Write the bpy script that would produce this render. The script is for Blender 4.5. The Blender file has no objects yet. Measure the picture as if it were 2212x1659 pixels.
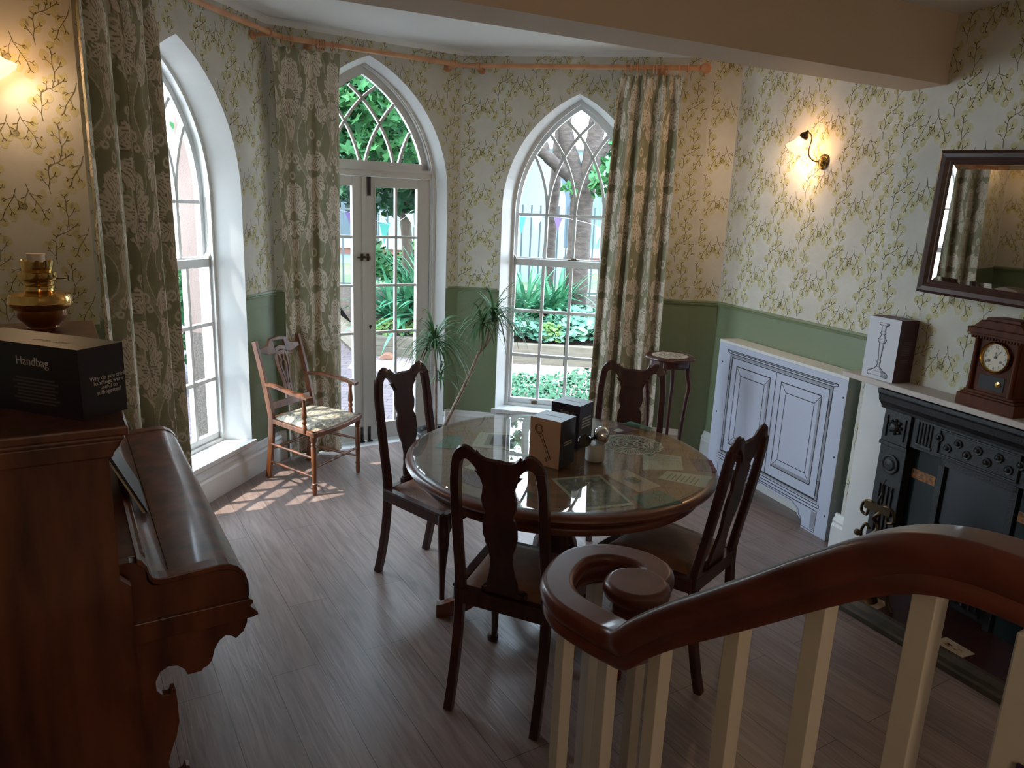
import bpy, bmesh, math, random
import numpy as np
from mathutils import Vector, Matrix
S = bpy.context.scene
COL = S.collection
PI = math.pi
sin, cos, rad = math.sin, math.cos, math.radians

# ------------------------------------------------------------------ camera
H = 1.75
pit, rol = rad(13.5), rad(2.42)
Fv = Vector((0, cos(pit), -sin(pit)))
Up0 = Vector((1, 0, 0)).cross(Fv)
Rv = cos(rol) * Vector((1, 0, 0)) + sin(rol) * Up0
Uv = -sin(rol) * Vector((1, 0, 0)) + cos(rol) * Up0
cam = bpy.data.cameras.new('camera')
cam.sensor_width = 36
cam.lens = 36 * 1580 / 2212
cam.clip_start = 0.05
co = bpy.data.objects.new('camera', cam)
COL.objects.link(co)
m = Matrix((Rv, Uv, -Fv)).transposed().to_4x4()
m.translation = Vector((0, 0, H))
co.matrix_world = m
S.camera = co

# ------------------------------------------------------------------ world, sun, exposure
wd = bpy.data.worlds.new('sky')
S.world = wd
wd.use_nodes = True
nt = wd.node_tree
nt.nodes.clear()
out = nt.nodes.new('ShaderNodeOutputWorld')
bg = nt.nodes.new('ShaderNodeBackground')
tc = nt.nodes.new('ShaderNodeTexCoord')
sx = nt.nodes.new('ShaderNodeSeparateXYZ')
rp = nt.nodes.new('ShaderNodeValToRGB')
rp.color_ramp.elements[0].position = 0.0
rp.color_ramp.elements[0].color = (0.80, 0.90, 1.0, 1)
rp.color_ramp.elements[1].position = 0.6
rp.color_ramp.elements[1].color = (0.62, 0.80, 1.0, 1)
nt.links.new(tc.outputs['Generated'], sx.inputs[0])
nt.links.new(sx.outputs['Z'], rp.inputs[0])
nt.links.new(rp.outputs[0], bg.inputs['Color'])
bg.inputs['Strength'].default_value = 7.6
nt.links.new(bg.outputs[0], out.inputs[0])

def lamp(name, kind, loc, energy, color, **k):
    d = bpy.data.lights.new(name, kind)
    d.energy = energy
    d.color = color
    for a, b in k.items():
        setattr(d, a, b)
    o = bpy.data.objects.new(name, d)
    o.location = loc
    COL.objects.link(o)
    return o

sun = lamp('sun', 'SUN', (-6, 0, 9), 3.9, (1.0, 0.93, 0.82), angle=rad(0.6))
sdir = Vector((0.62, 0.27, -1.22))
sun.rotation_euler = sdir.to_track_quat('-Z', 'Y').to_euler()
# added warm fill behind the camera, a bare point without any fitting
rl = lamp('room_fill', 'POINT', (0.95, -1.45, 1.95), 13, (1.0, 0.74, 0.50), shadow_soft_size=0.18)

S.view_settings.view_transform = 'Standard'
S.view_settings.look = 'None'
S.view_settings.gamma = 1
S.view_settings.exposure = 0.88
S.view_settings.use_curve_mapping = False
S.render.film_transparent = False
S.cycles.use_denoising = True
S.cycles.max_bounces = 10
S.cycles.diffuse_bounces = 4
S.cycles.glossy_bounces = 4
S.cycles.transparent_max_bounces = 24
S.cycles.transmission_bounces = 6
S.cycles.caustics_reflective = False
S.cycles.caustics_refractive = False
S.cycles.sample_clamp_indirect = 6
S.cycles.use_adaptive_sampling = True
S.cycles.adaptive_threshold = 0.025

# ------------------------------------------------------------------ materials
def srgb(h):
    h = h.lstrip('#')
    c = [int(h[i:i + 2], 16) / 255 for i in (0, 2, 4)]
    return tuple(x / 12.92 if x <= 0.04045 else ((x + 0.055) / 1.055) ** 2.4 for x in c)

def mat(name, col, rough=0.5, metal=0, spec=None, coat=0, noise=None, bump=0, bscale=60, emis=None, estr=0, stretch=(1, 1, 1), trans=0, sub=None):
    """principled material; noise=(colour2, scale, detail) mixes a second colour in by stretched noise"""
    if isinstance(col, str):
        col = srgb(col)
    m = bpy.data.materials.new(name)
    m.use_nodes = True
    n = m.node_tree
    b = n.nodes['Principled BSDF']
    b.inputs['Base Color'].default_value = (*col, 1)
    b.inputs['Roughness'].default_value = rough
    b.inputs['Metallic'].default_value = metal
    if spec is not None:
        b.inputs['Specular IOR Level'].default_value = spec
    if coat:
        b.inputs['Coat Weight'].default_value = coat
        b.inputs['Coat Roughness'].default_value = 0.08
    if emis is not None:
        b.inputs['Emission Color'].default_value = (*emis, 1)
        b.inputs['Emission Strength'].default_value = estr
    tcn = n.nodes.new('ShaderNodeTexCoord')
    mp = n.nodes.new('ShaderNodeMapping')
    mp.inputs['Scale'].default_value = stretch
    n.links.new(tcn.outputs['Object'], mp.inputs[0])
    if noise:
        c2, sc, det = noise
        if isinstance(c2, str):
            c2 = srgb(c2)
        nz = n.nodes.new('ShaderNodeTexNoise')
        nz.inputs['Scale'].default_value = sc
        nz.inputs['Detail'].default_value = det
        n.links.new(mp.outputs[0], nz.inputs['Vector'])
        mr = n.nodes.new('ShaderNodeMapRange')
        mr.inputs[1].default_value = 0.35
        mr.inputs[2].default_value = 0.65
        n.links.new(nz.outputs['Fac'], mr.inputs[0])
        mx = n.nodes.new('ShaderNodeMix')
        mx.data_type = 'RGBA'
        mx.inputs[6].default_value = (*col, 1)
        mx.inputs[7].default_value = (*c2, 1)
        n.links.new(mr.outputs[0], mx.inputs[0])
        n.links.new(mx.outputs[2], b.inputs['Base Color'])
    if bump:
        nz2 = n.nodes.new('ShaderNodeTexNoise')
        nz2.inputs['Scale'].default_value = bscale
        nz2.inputs['Detail'].default_value = 3
        n.links.new(mp.outputs[0], nz2.inputs['Vector'])
        bp = n.nodes.new('ShaderNodeBump')
        bp.inputs['Strength'].default_value = bump
        bp.inputs['Distance'].default_value = 0.01
        n.links.new(nz2.outputs['Fac'], bp.inputs['Height'])
        n.links.new(bp.outputs[0], b.inputs['Normal'])
    return m

def glassmat(name, tint=(1, 1, 1), refl=1.0):
    m = bpy.data.materials.new(name)
    m.use_nodes = True
    n = m.node_tree
    n.nodes.clear()
    o = n.nodes.new('ShaderNodeOutputMaterial')
    t = n.nodes.new('ShaderNodeBsdfTransparent')
    t.inputs[0].default_value = (*tint, 1)
    g = n.nodes.new('ShaderNodeBsdfGlossy')
    g.inputs['Roughness'].default_value = 0.0
    f = n.nodes.new('ShaderNodeFresnel')
    f.inputs[0].default_value = 1.5
    k0 = n.nodes.new('ShaderNodeMath')
    k0.operation = 'MULTIPLY'
    k0.inputs[1].default_value = refl
    n.links.new(f.outputs[0], k0.inputs[0])
    ge = n.nodes.new('ShaderNodeNewGeometry')
    inv = n.nodes.new('ShaderNodeMath')
    inv.operation = 'SUBTRACT'
    inv.inputs[0].default_value = 1
    n.links.new(ge.outputs['Backfacing'], inv.inputs[1])
    k = n.nodes.new('ShaderNodeMath')
    k.operation = 'MULTIPLY'
    n.links.new(k0.outputs[0], k.inputs[0])
    n.links.new(inv.outputs[0], k.inputs[1])
    x = n.nodes.new('ShaderNodeMixShader')
    n.links.new(k.outputs[0], x.inputs[0])
    n.links.new(t.outputs[0], x.inputs[1])
    n.links.new(g.outputs[0], x.inputs[2])
    n.links.new(x.outputs[0], o.inputs[0])
    return m

MAT = {}
def defm(k, *a, **kw):
    MAT[k] = mat(k, *a, **kw)
defm('wallpaper', (0.64, 0.62, 0.55), 0.75, noise=((0.59, 0.57, 0.50), 7, 3))
defm('twig', (0.15, 0.125, 0.06), 0.8)
defm('blossom', (0.53, 0.50, 0.25), 0.8, noise=((0.62, 0.58, 0.42), 30, 2))
defm('white', (0.74, 0.74, 0.73), 0.35, noise=((0.70, 0.71, 0.70), 5, 2))
defm('white_paint', (0.66, 0.65, 0.63), 0.4)
defm('cream_paint', (0.56, 0.50, 0.45), 0.45)
defm('ceiling', (0.84, 0.84, 0.82), 0.8)
defm('beam', (0.66, 0.52, 0.40), 0.7)
defm('pole', (0.66, 0.34, 0.17), 0.35, noise=((0.55, 0.25, 0.12), 9, 3), stretch=(1, 1, 1))
defm('mahogany', (0.095, 0.024, 0.018), 0.3, coat=0.25, noise=((0.035, 0.010, 0.009), 6, 4), stretch=(3, 3, 0.6))
defm('chair_dark', (0.065, 0.020, 0.016), 0.33, coat=0.2, noise=((0.036, 0.012, 0.011), 8, 3), stretch=(3, 3, 0.6))
defm('piano_wood', (0.155, 0.044, 0.020), 0.34, coat=0.2, noise=((0.055, 0.016, 0.009), 4, 5), stretch=(4, 4, 0.7))
defm('table_wood', (0.30, 0.125, 0.055), 0.4, noise=((0.20, 0.075, 0.034), 5, 4), stretch=(1, 5, 1))
defm('table_edge', (0.18, 0.045, 0.022), 0.3, coat=0.2, noise=((0.11, 0.03, 0.016), 5, 4))
defm('rail_wood', (0.135, 0.030, 0.018), 0.32, coat=0.25, noise=((0.085, 0.020, 0.013), 5, 4), stretch=(2, 2, 2))
defm('oak', (0.22, 0.075, 0.022), 0.4, coat=0.1, noise=((0.11, 0.032, 0.013), 7, 4), stretch=(3, 3, 0.8))
defm('clock_wood', (0.11, 0.032, 0.014), 0.6, spec=0.2, noise=((0.075, 0.022, 0.010), 8, 4), stretch=(3, 3, 0.6))
defm('leather', (0.26, 0.115, 0.060), 0.5, noise=((0.19, 0.080, 0.042), 14, 4), bump=0.25, bscale=180)
defm('brass', (0.62, 0.38, 0.12), 0.16, metal=1)
defm('old_brass', (0.12, 0.085, 0.05), 0.4, metal=1)
defm('amber', (0.28, 0.085, 0.015), 0.12, metal=0.6, coat=0.6)
defm('chrome', (0.8, 0.8, 0.82), 0.06, metal=1)
defm('black', (0.012, 0.012, 0.013), 0.35)
defm('black_gloss', (0.012, 0.010, 0.010), 0.1)
defm('iron', (0.010, 0.011, 0.013), 0.5, bump=0.2, bscale=90)
defm('soot', (0.010, 0.010, 0.011), 0.6)
defm('hood', (0.018, 0.022, 0.028), 0.4, noise=((0.015, 0.018, 0.022), 6, 3))
defm('green_tile', (0.006, 0.016, 0.016), 0.15)
defm('amber_tile', (0.34, 0.13, 0.02), 0.3, noise=((0.08, 0.03, 0.01), 60, 2))
defm('maroon', (0.045, 0.010, 0.010), 0.35, noise=((0.025, 0.008, 0.008), 9, 3))
defm('cream_tile', (0.55, 0.46, 0.33), 0.3, noise=((0.42, 0.32, 0.2), 30, 2))
defm('red_print', (0.38, 0.10, 0.04), 0.4)
defm('fender', (0.060, 0.045, 0.028), 0.4, noise=((0.03, 0.025, 0.015), 15, 3))
defm('box_dark', (0.014, 0.014, 0.019), 0.4, noise=((0.028, 0.012, 0.024), 2.5, 1))
defm('box_top', (0.06, 0.075, 0.085), 0.38)
defm('box_purple', (0.055, 0.022, 0.032), 0.45)
defm('card_cream', (0.60, 0.38, 0.26), 0.6)
defm('card_white', (0.62, 0.63, 0.68), 0.5)
defm('print_ink', (0.015, 0.015, 0.022), 0.6)
defm('print_grey', (0.30, 0.31, 0.36), 0.6)
defm('print_brown', (0.07, 0.02, 0.01), 0.6)
defm('lettering', (0.55, 0.50, 0.46), 0.5)
defm('lettering_dim', (0.10, 0.085, 0.08), 0.5)
defm('paper', (0.58, 0.52, 0.40), 0.7, noise=((0.50, 0.45, 0.34), 18, 3))
defm('paper_dark', (0.27, 0.25, 0.20), 0.7, noise=((0.16, 0.15, 0.12), 25, 4))
defm('paper_green', (0.035, 0.12, 0.075), 0.6)
defm('paper_purple', (0.16, 0.05, 0.09), 0.6)
defm('paper_line', (0.20, 0.17, 0.12), 0.7)
defm('lace', (0.72, 0.66, 0.54), 0.8)
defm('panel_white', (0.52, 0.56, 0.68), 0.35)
defm('mirror_frame', (0.070, 0.028, 0.018), 0.4, noise=((0.045, 0.02, 0.014), 20, 3))
defm('mirror', (0.82, 0.84, 0.84), 0.015, metal=1)
defm('dial', (0.62, 0.56, 0.42), 0.4)
defm('wick', (0.75, 0.58, 0.42), 0.6)
defm('pot_black', (0.015, 0.016, 0.018), 0.4, bump=0.5, bscale=30)
defm('strap_leaf', (0.035, 0.10, 0.03), 0.6, spec=0.25, noise=((0.08, 0.17, 0.06), 8, 2))
defm('cane', (0.36, 0.27, 0.19), 0.7, noise=((0.16, 0.11, 0.08), 45, 2), stretch=(1, 1, 0.5))
defm('seat_fabric', (0.55, 0.50, 0.40), 0.9, noise=((0.20, 0.17, 0.12), 38, 3), stretch=(1, 2.4, 1), bump=0.4, bscale=90)
defm('terracotta', (0.2238, 0.1058, 0.06512), 0.7)
defm('soil', (0.02442, 0.01628, 0.01221), 0.95, noise=((0.06512, 0.04477, 0.03256), 25, 4))
defm('sleeper', (0.1018, 0.08547, 0.06105), 0.8, noise=((0.1465, 0.1262, 0.09361), 6, 5), stretch=(0.6, 3, 8), bump=0.3)
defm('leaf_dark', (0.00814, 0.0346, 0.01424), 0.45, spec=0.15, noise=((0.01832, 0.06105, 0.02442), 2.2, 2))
defm('leaf_mid', (0.02442, 0.09768, 0.0346), 0.5, spec=0.15, noise=((0.04477, 0.1343, 0.0407), 2.5, 2))
defm('leaf_blue', (0.085, 0.22, 0.145), 0.6, spec=0.15, noise=((0.15, 0.30, 0.19), 5, 2))
defm('leaf_lime', (0.09768, 0.1872, 0.04477), 0.5, spec=0.15, noise=((0.1424, 0.2238, 0.07326), 6, 2))
defm('blade_leaf', (0.03, 0.145, 0.07), 0.45, spec=0.15, noise=((0.09, 0.25, 0.13), 5, 2))
defm('ground_leaf', (0.018, 0.075, 0.035), 0.65, spec=0.2, noise=((0.05, 0.13, 0.07), 12, 2))
defm('orange_flower', (0.3052, 0.1099, 0.03256), 0.6)
defm('bark', (0.033, 0.024, 0.019), 0.9, noise=((0.07, 0.052, 0.043), 9, 5), stretch=(1, 1, 2.5), bump=0.6, bscale=25)
defm('bark_brown', (0.055, 0.04, 0.028), 0.9, noise=((0.10, 0.075, 0.055), 9, 5), stretch=(2, 2, 0.6), bump=0.6, bscale=25)
defm('rail_grey', (0.05698, 0.07733, 0.08547), 0.5)
defm('render_wall', (0.2442, 0.3256, 0.3582), 0.8)
defm('render_blue', (0.05698, 0.08547, 0.114), 0.5)
defm('render_teal', (0.114, 0.2035, 0.2238), 0.6)
defm('band_red', (0.2035, 0.0814, 0.06512), 0.8)
defm('pier', (0.16, 0.115, 0.10), 0.9, noise=((0.20, 0.15, 0.13), 2.5, 3), bump=0.3, bscale=120)
defm('pier_base', (0.10, 0.085, 0.07), 0.95, noise=((0.055, 0.048, 0.04), 60, 3), bump=0.6, bscale=120)
defm('render_trim', (0.13, 0.14, 0.145), 0.6)
defm('flag_teal', (0.0407, 0.2238, 0.1832), 0.8)
defm('flag_white', (0.3256, 0.3337, 0.3337), 0.8)
defm('flag_purple', (0.1099, 0.06512, 0.2035), 0.8)
defm('sign_purple', (0.03, 0.015, 0.06), 0.5)
defm('grass', (0.0814, 0.1384, 0.04884), 0.9, noise=((0.1221, 0.1547, 0.06919), 5, 4))
defm('gasket', (0.55, 0.55, 0.52), 0.5)
MAT['glass'] = glassmat('glass', (0.97, 0.99, 0.98), 0.6)
MAT['table_glass'] = glassmat('table_glass', (0.93, 0.97, 0.95), 1.35)

def embossed():
    m = mat('embossed_green', (0.19, 0.235, 0.135), 0.42)
    n = m.node_tree
    b = n.nodes['Principled BSDF']
    tcn = n.nodes.new('ShaderNodeTexCoord')
    sp = n.nodes.new('ShaderNodeSeparateXYZ')
    n.links.new(tcn.outputs['Object'], sp.inputs[0])
    def mt(op, a, b_=None, c=None):
        k = n.nodes.new('ShaderNodeMath')
        k.operation = op
        for i, v in enumerate((a, b_, c)):
            if v is None:
                continue
            if isinstance(v, (int, float)):
                k.inputs[i].default_value = v
            else:
                n.links.new(v, k.inputs[i])
        return k.outputs[0]
    X, Z = sp.outputs['X'], sp.outputs['Z']
    # upper frieze and middle band of scrolls: rings in a row of tiles; lower field of small studs
    def cell(v, s, off=0.0):
        return mt('SUBTRACT', mt('FRACT', mt('DIVIDE', mt('ADD', v, off), s)), 0.5)
    def ring(s, zc, r, w):
        a = mt('MULTIPLY', cell(X, s, 5.0), s)
        d = mt('SQRT', mt('ADD', mt('MULTIPLY', a, a), mt('POWER', mt('ABSOLUTE', mt('SUBTRACT', Z, zc)), 2.0)))
        return mt('LESS_THAN', mt('ABSOLUTE', mt('SUBTRACT', d, r)), w)
    h = ring(0.10, 0.985, 0.034, 0.006)
    h = mt('MAXIMUM', h, ring(0.10, 0.985, 0.012, 0.006))
    h = mt('MAXIMUM', h, ring(0.10, 1.035, 0.016, 0.005))
    h = mt('MAXIMUM', h, ring(0.17, 0.50, 0.055, 0.007))
    h = mt('MAXIMUM', h, ring(0.17, 0.50, 0.028, 0.007))
    for zc in (1.07, 0.93, 0.58, 0.415):
        h = mt('MAXIMUM', h, mt('LESS_THAN', mt('ABSOLUTE', mt('SUBTRACT', Z, zc)), 0.004))
    a = mt('MULTIPLY', cell(X, 0.034, 5.0), 0.034)
    c = mt('MULTIPLY', cell(Z, 0.034, 0.0), 0.034)
    dd = mt('SQRT', mt('ADD', mt('MULTIPLY', a, a), mt('MULTIPLY', c, c)))
    stud = mt('MULTIPLY', mt('LESS_THAN', dd, 0.008), mt('LESS_THAN', Z, 0.40))
    h = mt('MAXIMUM', h, stud)
    bp = n.nodes.new('ShaderNodeBump')
    bp.inputs['Strength'].default_value = 1.0
    bp.inputs['Distance'].default_value = 0.02
    n.links.new(h, bp.inputs['Height'])
    n.links.new(bp.outputs[0], b.inputs['Normal'])
    return m
MAT['dado'] = embossed()

def floor_mat():
    m = mat('oak_planks', (0.2, 0.13, 0.1), 0.33)
    n = m.node_tree
    b = n.nodes['Principled BSDF']
    tcn = n.nodes.new('ShaderNodeTexCoord')
    mp = n.nodes.new('ShaderNodeMapping')
    mp.inputs['Rotation'].default_value = (0, 0, rad(58.3))
    n.links.new(tcn.outputs['Object'], mp.inputs[0])
    br = n.nodes.new('ShaderNodeTexBrick')
    br.offset = 0.37
    br.inputs['Color1'].default_value = (0.29, 0.21, 0.185, 1)
    br.inputs['Color2'].default_value = (0.235, 0.17, 0.15, 1)
    br.inputs['Mortar'].default_value = (0.06, 0.042, 0.036, 1)
    br.inputs['Scale'].default_value = 1
    br.inputs['Mortar Size'].default_value = 0.0012
    br.inputs['Bias'].default_value = 0
    br.inputs['Brick Width'].default_value = 1.25
    br.inputs['Row Height'].default_value = 0.18
    n.links.new(mp.outputs[0], br.inputs['Vector'])
    m2 = n.nodes.new('ShaderNodeMapping')
    m2.inputs['Scale'].default_value = (2.0, 26, 1)
    n.links.new(mp.outputs[0], m2.inputs[0])
    nz = n.nodes.new('ShaderNodeTexNoise')
    nz.inputs['Scale'].default_value = 1.6
    nz.inputs['Detail'].default_value = 5
    nz.inputs['Distortion'].default_value = 1.2
    n.links.new(m2.outputs[0], nz.inputs['Vector'])
    rm = n.nodes.new('ShaderNodeMapRange')
    rm.inputs[1].default_value = 0.3
    rm.inputs[2].default_value = 0.7
    rm.inputs[3].default_value = 0.72
    rm.inputs[4].default_value = 1.25
    n.links.new(nz.outputs['Fac'], rm.inputs[0])
    mx = n.nodes.new('ShaderNodeVectorMath')
    mx.operation = 'SCALE'
    n.links.new(br.outputs['Color'], mx.inputs[0])
    n.links.new(rm.outputs[0], mx.inputs['Scale'])
    n.links.new(mx.outputs[0], b.inputs['Base Color'])
    bp = n.nodes.new('ShaderNodeBump')
    bp.inputs['Strength'].default_value = 0.35
    bp.inputs['Distance'].default_value = 0.003
    n.links.new(nz.outputs['Fac'], bp.inputs['Height'])
    n.links.new(bp.outputs[0], b.inputs['Normal'])
    return m
MAT['floor'] = floor_mat()

def brick_mat(name, c1, c2, mortar, w, h, ms, rough=0.8):
    m = mat(name, (0.2, 0.1, 0.1), rough)
    n = m.node_tree
    b = n.nodes['Principled BSDF']
    tcn = n.nodes.new('ShaderNodeTexCoord')
    br = n.nodes.new('ShaderNodeTexBrick')
    br.inputs['Color1'].default_value = (*c1, 1)
    br.inputs['Color2'].default_value = (*c2, 1)
    br.inputs['Mortar'].default_value = (*mortar, 1)
    br.inputs['Scale'].default_value = 1
    br.inputs['Mortar Size'].default_value = ms
    br.inputs['Brick Width'].default_value = w
    br.inputs['Row Height'].default_value = h
    n.links.new(tcn.outputs['Object'], br.inputs['Vector'])
    n.links.new(br.outputs['Color'], b.inputs['Base Color'])
    return m
MAT['paving'] = brick_mat('brick_paving', (0.088, 0.066, 0.072), (0.066, 0.050, 0.058), (0.02, 0.018, 0.018), 0.22, 0.11, 0.006)

def gravel_mat():
    m = mat('gravel', (0.5, 0.4, 0.36), 0.9)
    n = m.node_tree
    b = n.nodes['Principled BSDF']
    tcn = n.nodes.new('ShaderNodeTexCoord')
    v = n.nodes.new('ShaderNodeTexVoronoi')
    v.inputs['Scale'].default_value = 38
    n.links.new(tcn.outputs['Object'], v.inputs['Vector'])
    r = n.nodes.new('ShaderNodeValToRGB')
    r.color_ramp.elements[0].color = (0.12, 0.08, 0.075, 1)
    r.color_ramp.elements[1].color = (0.36, 0.29, 0.27, 1)
    n.links.new(v.outputs['Color'], r.inputs[0])
    n.links.new(r.outputs[0], b.inputs['Base Color'])
    bp = n.nodes.new('ShaderNodeBump')
    bp.inputs['Strength'].default_value = 1.0
    bp.inputs['Distance'].default_value = 0.02
    n.links.new(v.outputs['Distance'], bp.inputs['Height'])
    n.links.new(bp.outputs[0], b.inputs['Normal'])
    return m
MAT['gravel'] = gravel_mat()

def shade_mat():
    m = bpy.data.materials.new('lit_frosted_glass')
    m.use_nodes = True
    n = m.node_tree
    n.nodes.clear()
    o = n.nodes.new('ShaderNodeOutputMaterial')
    t = n.nodes.new('ShaderNodeBsdfTransparent')
    t.inputs[0].default_value = (1, 0.82, 0.6, 1)
    e = n.nodes.new('ShaderNodeEmission')
    e.inputs[0].default_value = (1.0, 0.62, 0.34, 1)
    e.inputs[1].default_value = 1.7
    x = n.nodes.new('ShaderNodeMixShader')
    x.inputs[0].default_value = 0.55
    n.links.new(t.outputs[0], x.inputs[1])
    n.links.new(e.outputs[0], x.inputs[2])
    n.links.new(x.outputs[0], o.inputs[0])
    return m
MAT['shade'] = shade_mat()
MAT['bulb'] = mat('bulb', (1, 1, 1), 0.5, emis=(1.0, 0.85, 0.62), estr=9)

def attr_mat(name, rough):
    m = mat(name, (0.5, 0.5, 0.5), rough)
    n = m.node_tree
    a = n.nodes.new('ShaderNodeAttribute')
    a.attribute_name = 'weave'
    n.links.new(a.outputs['Color'], n.nodes['Principled BSDF'].inputs['Base Color'])
    return m
MAT['damask'] = attr_mat('damask', 0.85)

# ------------------------------------------------------------------ mesh helpers
class G:
    def __init__(s):
        s.v, s.f, s.m, s.k = [], [], [], 0
    def mi(s, k):
        s.k = k
        return s
    def add(s, vs, fs):
        b = len(s.v)
        s.v.extend([tuple(v) for v in vs])
        for f in fs:
            s.f.append([b + i for i in f])
            s.m.append(s.k)
        return s
    def box(s, x0, x1, y0, y1, z0, z1):
        vs = [(x, y, z) for x in (x0, x1) for y in (y0, y1) for z in (z0, z1)]
        return s.add(vs, [(0, 1, 3, 2), (4, 6, 7, 5), (0, 4, 5, 1), (2, 3, 7, 6), (0, 2, 6, 4), (1, 5, 7, 3)])
    def quad(s, a, b, c, d):
        return s.add([a, b, c, d], [(0, 1, 2, 3)])
    def poly(s, pts):
        return s.add(pts, [tuple(range(len(pts)))])
    def prism(s, pts, t0, t1, plane='xz'):
        """2-D outline (convex or not) extruded along the third axis from t0 to t1"""
        def P(a, b, t):
            return {'xz': (a, t, b), 'xy': (a, b, t), 'yz': (t, a, b)}[plane]
        n = len(pts)
        vs = [P(a, b, t0) for a, b in pts] + [P(a, b, t1) for a, b in pts]
        fs = [tuple(range(n)), tuple(range(2 * n - 1, n - 1, -1))]
        fs += [(i, n + i, n + (i + 1) % n, (i + 1) % n) for i in range(n)]
        return s.add(vs, fs)
    def strip(s, L, Rr, t0, t1, plane='xz'):
        """solid between two matching polylines (left and right edges)"""
        def P(a, b, t):
            return {'xz': (a, t, b), 'xy': (a, b, t)}[plane]
        n = len(L)
        vs = []
        for (a, b), (c, d) in zip(L, Rr):
            vs += [P(a, b, t0), P(c, d, t0), P(a, b, t1), P(c, d, t1)]
        fs = []
        for i in range(n - 1):
            o, p = 4 * i, 4 * i + 4
            fs += [(o, o + 1, p + 1, p), (o + 2, p + 2, p + 3, o + 3), (o, p, p + 2, o + 2), (o + 1, o + 3, p + 3, p + 1)]
        fs += [(0, 2, 3, 1), (4 * n - 4, 4 * n - 3, 4 * n - 1, 4 * n - 2)]
        return s.add(vs, fs)
    def lathe(s, prof, c=(0, 0, 0), n=24, axis='z', lobes=None, cap=True):
        vs, fs = [], []
        for i, (r, z) in enumerate(prof):
            for j in range(n):
                a = 2 * PI * j / n
                rr = r * (1 + lobes(i, a)) if lobes else r
                p = (rr * cos(a), rr * sin(a), z)
                if axis == 'y':
                    p = (rr * cos(a), z, rr * sin(a))
                elif axis == 'x':
                    p = (z, rr * cos(a), rr * sin(a))
                vs.append((p[0] + c[0], p[1] + c[1], p[2] + c[2]))
        for i in range(len(prof) - 1):
            for j in range(n):
                k = (j + 1) % n
                fs.append((i * n + j, i * n + k, (i + 1) * n + k, (i + 1) * n + j))
        if cap and prof[0][0] > 1e-6:
            fs.append(tuple(range(n - 1, -1, -1)))
        if cap and prof[-1][0] > 1e-6:
            fs.append(tuple((len(prof) - 1) * n + j for j in range(n)))
        return s.add(vs, fs)
    def sweep(s, path, prof, up=(0, 0, 1), close=False, scale=None, cap=True):
        """profile (a, b): a sideways, b upwards; scale per path point"""
        P = [Vector(p) for p in path]
        n, k = len(P), len(prof)
        up = Vector(up)
        vs, fs = [], []
        for i in range(n):
            if close:
                t = P[(i + 1) % n] - P[i - 1]
            else:
                t = P[min(i + 1, n - 1)] - P[max(i - 1, 0)]
            if t.length < 1e-9:
                t = Vector((0, 0, 1))
            t.normalize()
            side = t.cross(up)
            if side.length < 1e-4:
                side = t.cross(Vector((0, 1, 0.01)))
            side.normalize()
            u2 = side.cross(t)
            sc = scale[i] if scale else 1
            if not isinstance(sc, (tuple, list)):
                sc = (sc, sc)
            for a, b in prof:
                vs.append(P[i] + side * a * sc[0] + u2 * b * sc[1])
        for i in range(n if close else n - 1):
            for j in range(k):
                a, b = i * k + j, i * k + (j + 1) % k
                c, d = ((i + 1) % n) * k + (j + 1) % k, ((i + 1) % n) * k + j
                fs.append((a, b, c, d))
        if not close and cap:
            fs += [tuple(range(k - 1, -1, -1)), tuple((n - 1) * k + j for j in range(k))]
        return s.add(vs, fs)
    def tube(s, path, r, n=8, up=(0, 0, 1), close=False):
        prof = [(cos(2 * PI * i / n), sin(2 * PI * i / n)) for i in range(n)]
        sc = r if isinstance(r, (list, tuple)) else [r] * len(path)
        return s.sweep(path, prof, up, close, sc)
    def build(s, name, mats, parent=None, smooth=False, xf=None, bevel=0, label=None, weld=False, sub=0):
        me = bpy.data.meshes.new(name)
        vs = [xf(*v) for v in s.v] if xf else s.v
        me.from_pydata(vs, [], s.f)
        if isinstance(mats, (str,)):
            mats = [mats]
        for k in mats:
            me.materials.append(MAT[k] if isinstance(k, str) else k)
        if len(mats) > 1:
            me.polygons.foreach_set('material_index', s.m)
        bm = bmesh.new()
        bm.from_mesh(me)
        if weld:
            bmesh.ops.remove_doubles(bm, verts=bm.verts, dist=1e-5)
        bmesh.ops.recalc_face_normals(bm, faces=bm.faces)
        bm.to_mesh(me)
        bm.free()
        if smooth:
            me.polygons.foreach_set('use_smooth', [True] * len(me.polygons))
            try:
                me.set_sharp_from_angle(angle=rad(42))
            except Exception:
                pass
        o = bpy.data.objects.new(name, me)
        COL.objects.link(o)
        if parent:
            o.parent = parent
        if bevel:
            b = o.modifiers.new('b', 'BEVEL')
            b.width = bevel
            b.segments = 2
            b.limit_method = 'ANGLE'
            b.angle_limit = rad(40)
        if sub:
            b = o.modifiers.new('s', 'SUBSURF')
            b.levels = b.render_levels = sub
        if label:
            o['label'] = label
        return o

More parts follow.
